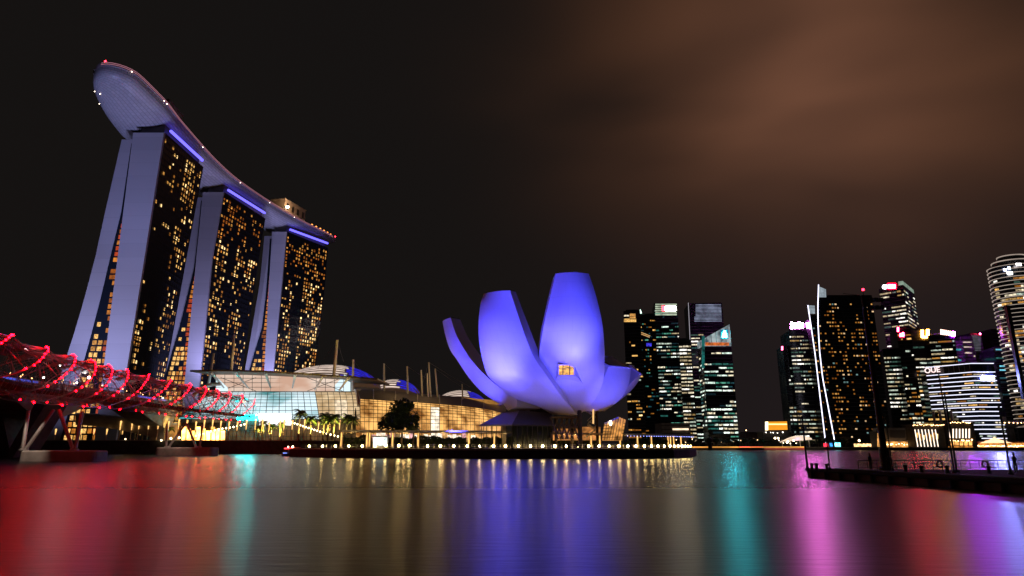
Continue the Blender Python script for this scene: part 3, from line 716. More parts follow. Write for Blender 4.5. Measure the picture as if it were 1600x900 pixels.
# dark low lobby with a sloping canopy, left
lb = thing('lobby_canopy', (FX(805, 225, 5), 225, ZA), 'dark sloping canopy and lobby left of the lotus museum base', 'canopy')
q = [AY(749, 664, 222), AY(800, 663, 216), AY(812, 641, 230), AY(790, 642, 234)]
b = MB(); b.slab(q[0], q[1], q[2], q[3], .5); b.build('canopy', mat('canopy skin', (.35, .34, .36), .5), lb)
q2 = [AY(800, 663, 216), AY(862, 664, 222), AY(862, 646, 234), AY(812, 641, 230)]
b = MB(); b.slab(*q2, .5); b.build('roof', M['darkroof'], lb)
b = MB().hexa([(FX(800, 218, 5), 218.5), (FX(860, 222, 5), 222.5), (FX(860, 234, 5), 234), (FX(800, 230, 5), 232)], ZA, AY(830, 665.5, 219).z); b.build('glass_wall', M['glass2'], lb)
b = MB()
for k in range(14): 
    x = 752 + k * 8; p = AY(x, 664, 221 - (5 if k > 6 else k * .7)); b.tube([(p.x, p.y + 1, ZA), (p.x, p.y + 1, p.z)], .12, 4)
b.build('post', M['darksteel'], lb)
b = MB().box(FX(785, 233, 15), FX(791, 233, 15), 232, 234, ZA, AY(788, 628, 232).z); b.build('pier', M['concrete'], lb)

# flood lights of the museum
VIO = (.072, .068, 1.0)
FL = []
def flood(loc, tgt, power, size=50, blend=.8, col=VIO, rad=1.0): FL.append((loc, tgt)); spot('violet flood lamp', loc, tgt, col, power, size, blend, rad)
# ================================================================== SHOPPING MALL BELOW THE TOWERS
def emit2(name, c1, c2, s, scale, stretch=(1, 1, 1), lo=.38, hi=.62):
    m = emit(name, c1, s); t = m.node_tree; b = t.nodes['Principled BSDF']
    co = N(t, 'ShaderNodeTexCoord'); mp = N(t, 'ShaderNodeMapping'); mp.inputs['Scale'].default_value = stretch; L(t, co.outputs['Object'], mp.inputs[0])
    z = N(t, 'ShaderNodeTexNoise'); z.inputs['Scale'].default_value = scale; z.inputs['Detail'].default_value = 3; L(t, mp.outputs[0], z.inputs['Vector'])
    r = N(t, 'ShaderNodeMapRange'); r.inputs[1].default_value = lo; r.inputs[2].default_value = hi; L(t, z.outputs[0], r.inputs[0])
    mx = N(t, 'ShaderNodeMix', data_type='RGBA'); L(t, r.outputs[0], mx.inputs[0]); mx.inputs[6].default_value = (*c1, 1); mx.inputs[7].default_value = (*c2, 1)
    L(t, mx.outputs[2], b.inputs['Emission Color']); return m
G_CYAN = emit2('cool hall glazing', (.07, .33, .35), (.74, .93, 1.0), 1.1, .05, (1, 1, 1.7), .34, .54)
G_WARM = emit2('warm hall glazing', (.22, .085, .018), (1, .52, .15), 1.3, .11, (1, 1, 1.2), .36, .62)
G_MIX = emit2('pale hall glazing', (.50, .32, .15), (1, .74, .44), .95, .09, (1, 1, 1.4))
G_PEACH = emit2('peach clerestory', (.75, .46, .33), (1, .80, .66), .85, .05, (1, 1, 2))
G_HOT = emit('entrance light', (1, .97, .90), 1.7, .35, .2)
def tabx(tab, x): return interp(tab, x)
YB = [(300, 336), (345, 331), (450, 331), (556, 336), (620, 350), (700, 376), (750, 398), (790, 420)]
YG = [(556, 622.8), (613, 626.5), (647, 628.4), (683, 631), (727, 635), (764, 640), (790, 647)]
YR = [(549, 606.7), (594, 609.5), (632, 613), (680, 617), (717, 620), (746, 625.6), (790, 635)]
mall = thing('shopping_mall', (FX(450, 331, 6), 331, ZM), 'long glass vaulted shopping mall, cool white hall left and amber hall right', 'mall')
def col_cool(x):
    Y0 = tabx(YB, x); out = []
    z1 = AY(x, 612, Y0 + 17).z; zc = AY(x, 655, Y0).z
    if x < 345: z1 -= ((345 - x) / 45) ** 2 * 9
    for k in range(12):
        a = k / 11 * math.pi / 2
        x_ = 445 + (x - 445) * (1 + .15 * (1 - math.sin(a))) if x < 500 else 445 + (x - 445) * (1 + .06 * math.cos(a)); off = 17 * (1 - math.cos(a)); z = zc + (z1 - zc) * math.sin(a)
        Y = Y0 + off; out.append(Vector((FX(x_, Y, z), Y, z)))
    return out
def col_warm(x):
    Y0 = tabx(YB, x); zg = AY(x, tabx(YG, x), Y0 + 9).z; zr = AY(x, tabx(YR, x), Y0 + 30).z; zc = ZM + 10; out = []
    out.append(Vector((FX(x, Y0, ZM), Y0, ZM))); out.append(Vector((FX(x, Y0, zc - 5), Y0, zc - 5)))
    for k in range(8):
        a = k / 7 * R(68); off = 9 * (1 - math.cos(a)) / (1 - math.cos(R(68))); z = zc + (zg - zc) * math.sin(a) / math.sin(R(68))
        out.append(Vector((FX(x, Y0 + off, z), Y0 + off, z)))
    rf = []
    for k in range(6):
        f = k / 5; off = 9 + 21 * f; z = zg + (zr - zg) * (1 - (1 - f) ** 1.5); rf.append(Vector((FX(x, Y0 + off, z), Y0 + off, z)))
    return out, rf
xs = [300 + i * (556 - 300) / 28 for i in range(29)]
cc = [col_cool(x) for x in xs]
def colgrid(cols, a, b): return MB().grid([[c[j] for c in cols[a:b + 1]] for j in range(len(cols[0]))])
auto_smooth(colgrid(cc, 0, 21).build('cool_glazing', G_CYAN, mall)); auto_smooth(colgrid(cc, 21, 24).build('pale_glazing', G_MIX, mall)); auto_smooth(colgrid(cc, 24, 28).build('amber_glazing', G_MIX, mall))
xw = [556 + i * (790 - 556) / 34 for i in range(35)]
wc = [col_warm(x) for x in xw]
auto_smooth(colgrid([w[0] for w in wc], 0, 34).build('amber_glazing', G_WARM, mall))
roofg = MB().grid([[c[1][j] for c in wc] for j in range(6)])
ro = roofg.build('vault_roof', M['roof'], mall); auto_smooth(ro)
rb = MB()
for i in (4, 9, 14, 19, 24, 29): rb.tube([p + Vector((0, -.1, .15)) for p in wc[i][1]], .28, 4)
rb.build('roof_rib', M['paintwhite'], mall)
b = MB()
for i, c in enumerate(cc): b.tube([p + Vector((0, -.18, .05)) for p in c], .17 if i % 2 else .10, 4, cap=False)
for j in range(12): b.tube([c[j] + Vector((0, -.18, .05)) for c in cc], .13, 4, cap=False)
for i, (g, r_) in enumerate(wc): b.tube([p + Vector((0, -.18, .05)) for p in g], .17 if i % 2 else .11, 4, cap=False)
for j in range(10): b.tube([w[0][j] + Vector((0, -.18, .05)) for w in wc], .14, 4, cap=False)
b.build('mullion', M['mullion'], mall)
# pale arch ribs that end the vaults
MB().tube([p + Vector((-.4, -.5, .5)) for p in cc[28][3:]] + [cc[28][-1] + Vector((0, 10, 1.5))], .9, 6).build('arch_rib', M['paintwhite'], mall)
MB().tube([AY(x, y, 338) for x, y in ((303, 620), (308, 611), (318, 604), (332, 600.5), (345, 600))], 1.0, 6).build('arch_rib', M['paintwhite'], mall)
MB().tube([p + Vector((0, -.5, .2)) for p in [q for q in wc[0][0][2:]]], .5, 6).build('arch_rib', M['darksteel'], mall)
# ground floor of the cool hall, hot entrance, added teal panel
b = MB(); p = [AY(x, 690, tabx(YB, x) + 3) for x in (300, 345, 450, 556)]; q_ = [AY(x, 655, tabx(YB, x) + 3) for x in (300, 345, 450, 556)]
for i in range(3): b.quad((p[i].x, p[i].y, ZM), (p[i + 1].x, p[i + 1].y, ZM), q_[i + 1], q_[i])
b.build('ground_glazing', emit2('ground floor glow', (.045, .030, .012), (.30, .17, .06), .5, .12), mall)
b = MB()
for k in range(40):
    x = 302 + k * 6.4; Y = tabx(YB, x) + 2.8; a = AY(x, 656, Y); b.tube([(a.x, Y, ZM), a], .12, 4, cap=False)
for y in (664, 673, 682): b.tube([AY(x, y, tabx(YB, x) + 2.8) for x in (300, 345, 450, 556)], .1, 4, cap=False)
b.build('ground_mullion', M['mullion'], mall)
b = MB(); b.slab(AY(406, 664.5, 329), AY(455, 664.5, 329), AY(455, 646, 329), AY(404, 646, 329), -.6); b.build('entrance_light', G_HOT, mall)
b = MB(); b.slab(AY(371, 656, 330), AY(403, 656, 330), AY(403, 648, 330), AY(371, 648, 330), -.3); b.build('teal_glow_panel', emit('teal glow', (.002, .72, .70), 70, .6, .3), mall)  # glowing panel added to feed the teal streak on the water
# clerestory and its canopy
cl = MB(); W_ = [(337, 349), (405, 350), (470, 351), (537, 353)]
lo = [AY(x, 613, Y) for x, Y in W_]; hi = [AY(x, 585 + (x - 337) * .02, Y) for x, Y in W_]
for i in range(3): cl.quad(lo[i], lo[i + 1], hi[i + 1], hi[i])
cl.build('clerestory', G_PEACH, mall)
for s, e in (((337, 349), (337.2, 364)), ((537, 353), (537.2, 368))):
    a0, a1 = AY(s[0], 613, s[1]), AY(s[0], 585, s[1]); MB().quad(a0, a0 + Vector((0, 15, 0)), a1 + Vector((0, 15, 0)), a1).build('clerestory_side', G_CYAN, mall)
for x0, x1, Y in ((337.5, 356, 348.7), (519, 536.5, 352.6)): MB().quad(AY(x0, 612, Y), AY(x1, 612, Y), AY(x1 if x0 < 400 else x1, 606 if x0 < 400 else 588, Y), AY(x0, 588 if x0 < 400 else 606, Y)).build('clerestory_side', G_CYAN, mall)
b = MB()
for k in range(15):
    f = k / 14; x = 337 + 200 * f; Y = 348.6 + 4 * f; b.tube([AY(x, 612, Y), AY(x, 585, Y)], .13, 4, cap=False)
for y in (591, 598, 605, 611.5): b.tube([AY(337, y, 348.6), AY(537, y, 352.6)], .13, 4, cap=False)
for x0, x1 in ((345, 400), (400, 345), (480, 535), (535, 480)): b.tube([AY(x0, 590, 348), AY(x1, 611, 349)], .14, 4, cap=False)
b.build('clerestory_mullion', M['mullion'], mall)
b = MB(); f0 = [AY(297, 578, 333), AY(360, 577.5, 331), AY(420, 579.5, 331), AY(480, 583, 333), AY(540, 587, 337), AY(590, 591, 342)]
bkk = [p + Vector((4 if i == 0 else 0, 34, .3)) for i, p in enumerate(f0)]
o = [p - Vector((0, 0, .9)) for p in f0]; o2 = [p - Vector((0, 0, .9)) for p in bkk]
b.grid([o2, o, f0, bkk]); b.quad(f0[0], o[0], o2[0], bkk[0]); b.quad(f0[-1], bkk[-1], o2[-1], o[-1]); b.build('canopy_roof', mat('canopy sheet', (.15, .125, .11), .6), mall)
b = MB()
for x0, y0, x1, y1 in ((367, 581, 388, 606), (415, 583, 423, 606), (461, 585, 457, 606), (505, 588, 492, 609), (330, 582, 350, 606), (545, 590, 530, 610)):
    MB().tube([AY(x0, y0, 335), AY(x1, y1, 348)], .75, 5, r1=.4).build('strut', M['paintwhite'], mall)
b = MB().grid([[w[0][j] + Vector((0, -.06, 0)) for w in wc[17:20]] for j in range(0, 8)]); b.build('light_panel', emit('tall pale panel', (1, .86, .66), 1.25, .5, .3), mall)
b = MB().grid([[c[j] + Vector((0, -.06, 0)) for c in cc[24:27]] for j in range(0, 6)]); b.build('light_panel', emit('warm hall panel', (1, .80, .55), 1.0, .5, .3), mall)
# shop fronts under the amber vault
b = MB(); rr = random.Random(5)
for k in range(26):
    x0 = 566 + k * 7.4; x1 = x0 + 6.6
    if x1 > 752: break
    Y0 = tabx(YB, x0) - .5; Y1 = tabx(YB, x1) - .5; zt = ZM + rr.uniform(3.4, 5.0)
    b.quad((FX(x0, Y0, ZM), Y0, ZM + .2), (FX(x1, Y1, ZM), Y1, ZM + .2), (FX(x1, Y1, zt), Y1, zt), (FX(x0, Y0, zt), Y0, zt), rr.choice([0, 0, 1, 2, 3]))
b.build('shop_front', [emit('shop white', (1, .85, .66), 1.2, .6, .5), emit('shop amber', (1, .55, .2), .8, .6, .5), emit('shop pink', (1, .5, .5), .8, .7, .5), emit('shop dim', (.5, .3, .12), .4, .7, .5)], mall)
# east end of the mall: terrace with red-brown glow
te = thing('mall_terrace', (FX(745, 430, 10), 430, ZM), 'amber lit roof terrace at the far right end of the mall', 'terrace')
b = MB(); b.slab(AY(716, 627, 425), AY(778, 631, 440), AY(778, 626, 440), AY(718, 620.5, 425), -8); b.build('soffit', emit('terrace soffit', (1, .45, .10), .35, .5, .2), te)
b = MB()
for x in (750, 758, 766, 775): b.tube([AY(x, 640, 438), AY(x, 628, 438)], .5, 5)
b.build('post', M['paintwhite'], te)
b = MB(); b.quad(AY(744, 638, 450), AY(782, 644, 450), AY(782, 630, 450), AY(744, 627, 450)); b.build('blue_screen', emit('blue screen', (.05, .05, 1), .35, .8, .3), te)
# ------------------------------------------------------------------ ribbed shells on the mall roof
E_SW = emit('shell strip white', (1, .80, .68), .85, .25, .2); E_SB = emit('shell strip blue', (.03, .03, 1), .75, .5, .35)
SHM = mat('shell skin', (.40, .33, .30), .5)
def shell(x0, x1, yt, yb, Y, n, cut, label):
    a, c = AY(x0, yb, Y), AY(x1, yb, Y); m = (a + c) / 2; rx = (c.x - a.x) / 2; hz = AY((x0 + x1) / 2, yt, Y).z - a.z
    t = thing('roof_shell', (m.x, Y + 20, a.z - 6), label, 'roof shell')
    def P(u, v, k=1.0):                              # u along -1..1, v 0 base front .. 1 top
        w = math.sqrt(max(0, 1 - u * u)) ** 1.1
        an = v * math.pi / 2
        return Vector((m.x + u * rx, Y + 20 - 20 * k * math.cos(an) * (.25 + .75 * w), a.z - 6 + (hz + 6) * k * w * math.sin(an)))
    b = MB().grid([[P(-1 + i / 20, v / 10 * 2) for i in range(41)] for v in range(11)]); auto_smooth(b.build('skin', SHM, t))
    jit = [random.Random(int(x0) + k).uniform(-.13, .10) for k in range(n)]
    for k in range(n):
        v = .30 + .62 * k / n
        for s, (u0, u1), mm in (('light_strip', (-.9, cut + jit[k]), E_SW), ('accent_strip', (cut + jit[k] + .03, .95 - .09 * (k % 3)), E_SB)):
            q = MB(); r0, r1 = [], []
            for i in range(13):
                u = u0 + (u1 - u0) * i / 12; r0.append(P(u, v, 1.012)); r1.append(P(u, v + .26 / n, 1.012))
            q.grid([r0, r1]); q.build(s, mm, t)
shell(420, 585, 564.5, 588, 392, 7, .42, 'largest ribbed white shell roof with a blue right end, behind the mall canopy')
shell(566, 652, 588.5, 604, 425, 6, .28, 'middle ribbed white and blue shell roof behind the slender masts')
shell(672, 762, 606.5, 622, 452, 6, .35, 'smallest ribbed white and blue shell roof, next to the lotus museum')
# ------------------------------------------------------------------ masts on the mall roof
def mast(xt, yt, xb, yb, Y, r, label, group=None, cables=()):
    a, c = AY(xb, yb, Y), AY(xt, yt, Y); a.z -= 2
    t = thing('roof_mast', a, label, 'mast', group)
    MB().tube([a, a.lerp(c, .5), c], r, 8, r1=r * .7).build('mast_pole', M['paintwhite'], t)
    for x, y, dY in cables:
        e = AY(x, y, Y + dY); MB().tube([c, (c + e) / 2 - Vector((0, 0, .4)), e], .07, 4).build('stay_cable', M['steel'], t)
mast(527, 531, 521.5, 586, 351, .95, 'tallest pale raking mast standing at the right of the mall canopy', None, ((537, 565, 20), (497, 575, 8)))
mast(552, 562, 551.5, 607, 358, .8, 'amber lit mast with a second cable at the gap between the two mall halls', None, ((575, 592, 20),))
mast(366, 523, 361.5, 579, 355, .9, 'pale amber mast in front of the middle hotel tower', None, ((333, 571, 4),))
mast(334, 552, 326, 598, 352, .8, 'leaning amber mast beside the left end of the mall canopy')
mg = 'masts along the amber hall roof'
for m_ in [(600, 568, 600.5, 609, 374, .7, ((627, 590, 18),)), (636, 572, 637.5, 612, 380, .7, ((665, 590, 18),)), (658, 578, 660, 614, 384, .6, ()), (667.5, 583, 669, 615, 386, .5, ()), (670, 566, 673, 616, 388, .6, ((735, 605, 30), (660, 600, 8))), (680, 576, 684, 617, 392, .6, ((730, 610, 25),)), (722, 600, 723, 619, 402, .5, ())]:
    mast(*m_[:6], 'slender pale mast rising from the roof of the amber mall hall', mg, m_[6])

# ================================================================== DOUBLE HELIX FOOTBRIDGE
hx = [(-60, 549, 118), (10, 575, 133), (85, 591, 155), (180, 607.5, 200), (285, 625, 246), (345, 633.5, 288), (385, 640, 318)]
hc = [Vector(p) for p in crom([tuple(AY(*h)) for h in hx], 240)]
fl = along(hc, 300); seg = (fl[1] - fl[0]).length; Ltot = seg * 300
bridge = thing('helix_footbridge', (fl[120].x, fl[120].y, 0), 'steel double helix footbridge strung with red lights', 'footbridge')
PIT, OFF0 = 75.0, 8.0
def frame(i):
    T = (fl[min(i + 1, 300)] - fl[max(i - 1, 0)]).normalized(); n = Vector((T.y, -T.x, 0)).normalized(); return fl[i], n
def hel(i, phi, r):
    c, n = frame(i); return c + n * (r * math.sin(phi)) + Vector((0, 0, -r * math.cos(phi)))
NSTR = 5
for k in range(NSTR):
    pts = [hel(i, 2 * math.pi * ((i * seg - OFF0) / PIT + k / NSTR), 6.2) for i in range(301)]
    MB().tube(pts, .16, 5).build('outer_tube', M['tube'], bridge)
    pts = [hel(i, -2 * math.pi * ((i * seg) / PIT + k / NSTR), 4.7) for i in range(301)]
    MB().tube(pts, .14, 5).build('inner_tube', M['tube'], bridge)
b = MB()                                            # web of thin rods between the two helices
for i in range(0, 300, 2):
    s = i * seg
    for k in range(NSTR):
        ph = 2 * math.pi * ((s - OFF0) / PIT + k / NSTR); o_ = hel(i, ph, 6.2)
        for dph, r in ((.5, 4.7), (-.5, 4.7)): b.tube([o_, hel(i, ph + dph, r)], .05, 3, cap=False)
        j = min(300, i + 9); 
        if i % 4 == 0:
            b.tube([o_, hel(j, ph - .75, 4.9)], .05, 3, cap=False)
            top = math.cos(ph) < -.75
            if top:
                for g in (14, 20, 26): b.tube([o_, hel(min(300, i + g), math.pi * 1.0 + (g - 20) * .03, 4.6)], .055, 3, cap=False); b.tube([o_, hel(max(0, i - g), math.pi + (20 - g) * .03, 4.6)], .055, 3, cap=False)
b.build('rod_web', M['tube'], bridge)
b = MB()
L_, R_ = [], []
for i in range(0, 301, 3):
    c, n = frame(i); L_.append(c - n * 3.0 - Vector((0, 0, 3.0))); R_.append(c + n * 3.0 - Vector((0, 0, 3.0)))
b.grid([L_, R_, [p - Vector((0, 0, .7)) for p in R_], [p - Vector((0, 0, .7)) for p in L_], L_]); b.build('walkway', M['darkconc'], bridge)
b = MB()
for side in (L_, R_):
    b.tube([p + Vector((0, 0, 1.1)) for p in side], .06, 4); b.tube([p + Vector((0, 0, .6)) for p in side], .04, 4)
    for p in side: b.tube([p, p + Vector((0, 0, 1.1))], .05, 4)
b.build('handrail', M['steel'], bridge)
SHM_ = mat('shade mesh', (.16, .15, .15), .5, metal=.3)
for i in range(0, 290, 12):
    q = [[hel(j, math.pi + a, 4.35) for a in (-.75, -.4, 0, .4, .75)] for j in range(i, i + 7)]; MB().grid(q).build('shade_panel', SHM_, bridge)
E_LED = emit('red led', (1, .0005, .003), 125); E_TUBEGLOW = emit('red tube glow', (1, .006, .02), .35)
leds = []
for k in range(NSTR):
    run = []
    for i in range(0, 301):
        ph = 2 * math.pi * ((i * seg - OFF0) / PIT + k / NSTR); pm_ = math.degrees(ph) % 360
        if 50 < pm_ < 176: run.append(hel(i, ph, 6.42))
        else:
            if len(run) > 3: MB().tube(run, .07, 4).build('light_strip', E_TUBEGLOW, bridge)  # thin glow added along the arcs in place of LED light on the tubes
            run = []
    d = 0.0
    while d < Ltot - 1:
        i = int(d / seg); ph = 2 * math.pi * ((d - OFF0) / PIT + k / NSTR); pm_ = math.degrees(ph) % 360
        if 48 < pm_ < 178: leds.append(hel(i, ph, 6.5)); d += 2.2
        elif pm_ < 48 or pm_ > 325: leds.append(hel(i, ph, 6.5)); d += 10.0
        else: d += 1.0
leds = [p for p in leds if proj(p)[0] > -40]
leds.sort(key=lambda p: p.length)
for p in leds[:100]: MB().ball(p, .19, 6, 4).build('led_lamp', E_LED, bridge)
b = MB()
for p in leds[100:]: b.ball(p, .19, 6, 4)
if leds[100:]: tag(b.build('led_lamp', E_LED, bridge), kind='stuff')
E_COOL = emit('walkway lamp', (1, .95, .88), 9)
for x, y, Y in ((40, 547, 146), (139, 590, 184), (94, 571, 165), (206, 627, 216), (254, 622, 232), (68, 590, 152), (120, 598, 172)):
    p = AY(x, y, Y); r = .42 if (x in (40, 139)) else .22
    o = MB(); o.ball(p, r, 8, 6); o.build('walkway_lamp', E_COOL, bridge)
# supports
LEG = mat('support steel', (.30, .27, .26), .5, metal=.4)
def pilecap(x0, x1, yt, yb, Y, dep, legs, label):
    t = thing('bridge_pier', (FX((x0 + x1) / 2, Y, 0), Y, 0), label, 'bridge pier')
    za = AY(x0, yt, Y).z; xa, xb = FX(x0, Y, 0), FX(x1, Y, 0); r = 1.6; pl = []
    for cx, cy, a0 in ((xb - r, Y + r, -90), (xb - r, Y + dep - r, 0), (xa + r, Y + dep - r, 90), (xa + r, Y + r, 180)):
        for k in range(5): a = R(a0 + k * 22.5); pl.append((cx + r * math.cos(a), cy + r * math.sin(a)))
    c = ((xa + xb) / 2, Y + dep / 2); sm = [(c[0] + (p[0] - c[0]) * .97, c[1] + (p[1] - c[1]) * .94) for p in pl]
    b = MB().hexa(pl, -2.0, za - .3); b.hexa(pl, za - .3 + .001, za, top=sm); b.build('pile_cap', M['concrete'], t)
    for u0, v0, u1, v1 in legs:
        a = AY(u1, v1, Y + dep / 2); a.z = za; e = AY(u0, v0, Y + dep / 2 + 1)
        MB().tube([a, e], .42, 8).build('leg', LEG, t)
        MB().lathe(a, [(.8, 0), (.8, .25), (.5, .5)], 10).build('base_plate', LEG, t)
pilecap(25, 147, 704, 721, 155, 6, [(44.6, 641, 36.5, 698), (84, 640, 40, 698), (92, 640, 115, 700), (128.5, 643, 118, 700)], 'nearer concrete bridge pier with four splayed steel legs')
pilecap(240, 330, 699, 712.3, 246, 7, [(261, 662, 260, 696), (290, 662, 263.5, 698), (292, 662, 307, 696), (316.6, 664, 312, 698)], 'farther concrete bridge pier with splayed legs in front of the lit palms')
# ------------------------------------------------------------------ road bridge behind
rp = [(-80, 583, 176), (0, 594, 200), (95, 606, 235), (190, 619, 272), (262, 630, 312)]
rc = [Vector(p) for p in crom([tuple(AY(*h)) for h in rp], 60)]
road = thing('road_bridge', (rc[30].x, rc[30].y, 0), 'dark concrete road bridge behind the red lit footbridge', 'bridge')
rows = []
for i, p in enumerate(rc):
    T = (rc[min(i + 1, 60)] - rc[max(i - 1, 0)]).normalized(); n = Vector((T.y, -T.x, 0)).normalized()
    f = i / 60; dp = 2.6 + 9.0 * abs(math.cos(f * math.pi * 1.9 + .55)) ** 2.2
    rows.append([p - n * 14 + Vector((0, 0, 1)), p - n * 14 - Vector((0, 0, .6)), p - n * 8 - Vector((0, 0, dp)), p + n * 3 - Vector((0, 0, dp)), p + n * 6 - Vector((0, 0, 1.4)), p + n * 8 - Vector((0, 0, .8)), p + n * 8 + Vector((0, 0, .4)), p - n * 14 + Vector((0, 0, .4))])
auto_smooth(MB().grid(rows).build('girder', M['concrete'], road), 40)
b = MB()
for i in range(0, 61):
    T = (rc[min(i + 1, 60)] - rc[max(i - 1, 0)]).normalized(); n = Vector((T.y, -T.x, 0)).normalized(); b.tube([rc[i] + n * 7.8 + Vector((0, 0, .4)), rc[i] + n * 7.8 + Vector((0, 0, 1.5))], .08, 4)
b.tube([rc[i] + Vector(((rc[min(i + 1, 60)] - rc[max(i - 1, 0)]).normalized().y * 7.8, -(rc[min(i + 1, 60)] - rc[max(i - 1, 0)]).normalized().x * 7.8, 1.5)) for i in range(61)], .1, 4)
b.build('parapet', M['darksteel'], road)
for x, Yp in ((64, 222), (300, 316)):
    p = AY(x, 640, Yp)
    if x > 250: continue
    b = MB()
    for s in (-1, 1): b.slab((p.x + s * 2, Yp - 6, -2), (p.x + s * 4.5, Yp - 6, -2), (p.x + s * 13, Yp - 6, 17), (p.x + s * 9.5, Yp - 6, 17), -10)
    b.build('pier', M['darkconc'], road); MB().box(p.x - 14, p.x + 14, Yp - 8, Yp + 8, -2, 2.2).build('pile_cap', M['darkconc'], road)
pts = [rc[i] for i in range(6, 58, 3)]
b = MB(); rr = random.Random(3)
for p in pts: b.ball(p + Vector((rr.uniform(-2, 6), 0, 2.2)), .22, 6, 4)
tag(b.build('road_lamp', emit('warm lamp', (1, .55, .2), 9), road))
for ii in ((4, 9, 14, 18), (44, 48, 52)): MB().tube([rc[i] + Vector((8.3, 0, -.2)) for i in ii], .3, 5).build('blue_strip', emit('blue strip', (.08, .14, 1), .7), road)
# abutment with a brown lit haunch
ab = thing('bridge_abutment', (FX(225, 300, 8), 300, ZM), 'curved concrete bridge abutment left of the lit palms', 'abutment')
rows = []
for k in range(13):
    f = k / 12; x = 118 + 138 * f; yl = 688 - 0 * f; yt = 646 + 20 * f ** 2.0
    rows.append([AY(x, 664 + 24 * f ** 1.6, 303), AY(x, yt + 2, 302), AY(x, yt, 303), AY(x, yt - 1, 318)])
auto_smooth(MB().grid(rows).build('haunch', M['concrete'], ab), 40)
MB().box(FX(236, 306, 8), FX(252, 306, 8), 306, 320, ZM, AY(244, 660, 306).z).build('wall', M['concrete'], ab)

# ================================================================== TERRACE: posts, palms, bulbs, boat
E_POST = emit('post glow', (1, .52, .15), 1.7, .3, 2); E_POST2 = emit('torch lamp', (1, .62, .26), 3.0)
POSTM = mat('amber post', (.55, .42, .28), .5)
def mk_post(h):
    t = thing('light_post', (0, 0, 0), '', 'light post')
    MB().tube([(0, 0, 0), (0, 0, h)], .16, 6).build('pole', POSTM, t, local=True)
    MB().lathe((0, 0, h), [(.16, -h * .45), (.24, -h * .25), (.36, -.35), (.40, 0), (.2, .25)], 8).build('lamp', E_POST, t, local=True)  # glowing cone serves as lamp head and as the lit upper pole
    return t
ps = mk_post(5.2); pt_ = mk_post(9.0)
first = {0: True, 1: True}
for x in (27, 86, 107, 126, 146, 166):
    t = ps if first[0] else copy_tree(ps); first[0] = False
    t.location = (FX(x, 302, 8), 302, ZM); t['label'] = 'short torch shaped light post on the dark sea wall left of the palms'; t['group'] = 'short torch posts'
for x in [187, 205, 216, 231, 246, 262, 278, 291, 305, 318, 331, 344, 357, 370, 384, 398, 409, 420, 437, 443, 456, 475, 497, 515, 530]:
    Y = 302 if x < 445 else 302 + (x - 445) * .12
    t = pt_ if first[1] else copy_tree(pt_); first[1] = False
    t.location = (FX(x, Y, 10), Y, ZM); t['label'] = 'tall slender amber light post in the palm terrace row'; t['group'] = 'tall amber light posts'
    t.scale = (1, 1, random.Random(x).uniform(.92, 1.08))
def mk_palm(seed, H):
    rnd = random.Random(seed); t = thing('palm_tree', (0, 0, 0), '', 'palm')
    bend = rnd.uniform(-.6, .6); pts = [(bend * (k / 6) ** 2, 0, H * k / 6) for k in range(7)]
    MB().tube(pts, .40, 8, r1=.24).build('trunk', M['palmbark'], t, local=True)
    top = Vector(pts[-1]); b = MB()
    for f in range(24):
        az = rnd.uniform(0, 2 * math.pi); el = rnd.uniform(-.35, 1.15); ln = rnd.uniform(3.2, 4.6)
        d = Vector((math.cos(az), math.sin(az), 0)); side = Vector((-d.y, d.x, 0)); prev = None
        for k in range(9):
            u = k / 8; p = top + d * (ln * u * math.cos(el * (1 - u * .4))) + Vector((0, 0, ln * (math.sin(el) * u - .75 * u * u)))
            w = .95 * math.sin(math.pi * min(1, .15 + .85 * u)) ** .7 + .05
            dn = Vector((0, 0, -.45 * w))
            if prev:
                q, w0, dn0 = prev
                for s in (-1, 1):
                    gap = .25
                    b.quad(q.lerp(p, gap), p, p + side * s * w + dn, q.lerp(p, gap) + side * s * w0 + dn0)
            prev = (p, w, dn)
    b.build('crown', M['palm'], t, local=True); return t
palms = [mk_palm(1, 12.5), mk_palm(2, 11), mk_palm(3, 9.5)]
used = [False] * 3
def put_palm(i, x, Y, ytop, label, group=None, z=ZM):
    t = palms[i] if not used[i] else copy_tree(palms[i]); used[i] = True
    H = (12.5, 11, 9.5)[i] + 1.4; top = AY(x, ytop, Y).z
    t.location = (FX(x, Y, z + 5), Y, z); t.rotation_euler.z = x * 1.7; s = (top - z) / H; t.scale = (s, s, s); t['label'] = label
    if group: t['group'] = group
    elif 'group' in t: del t['group']
put_palm(0, 467, 304, 638, 'tallest dark crowned palm in front of the bright mall entrance')
for i, x, yt in ((1, 486, 648), (0, 505, 643), (2, 512, 648), (1, 521, 645), (0, 541, 645), (2, 549, 648)):
    put_palm(i, x, 305 + (x - 470) * .1, yt, 'tall palm in the row right of the mall entrance', 'palms right of the mall entrance')
for i, x, yt in ((1, 412, 656), (2, 424, 661), (0, 439, 658), (2, 404, 664)):
    put_palm(i, x, 305, yt, 'yellow lit palm below the bright mall entrance', 'palms below the mall entrance')
for i, x, yt in ((1, 212, 659), (2, 224, 661), (0, 236, 659), (2, 250, 663), (1, 268, 666)):
    put_palm(i, x, 307, yt, 'orange lit palm beneath the footbridge', 'palms beneath the footbridge')
E_BULB = emit('bulb', (1, .76, .40), 8)
def bulb_string(pts, n, label):
    P = along([AY(*p) for p in pts], n); t = thing('bulb_string', P[0], label, 'string lights')
    MB().tube([p + Vector((0, 0, .5)) for p in P], .06, 4).build('cable', M['darksteel'], t)
    for p in P: MB().ball(p, .42, 7, 5).build('bulb', E_BULB, t)
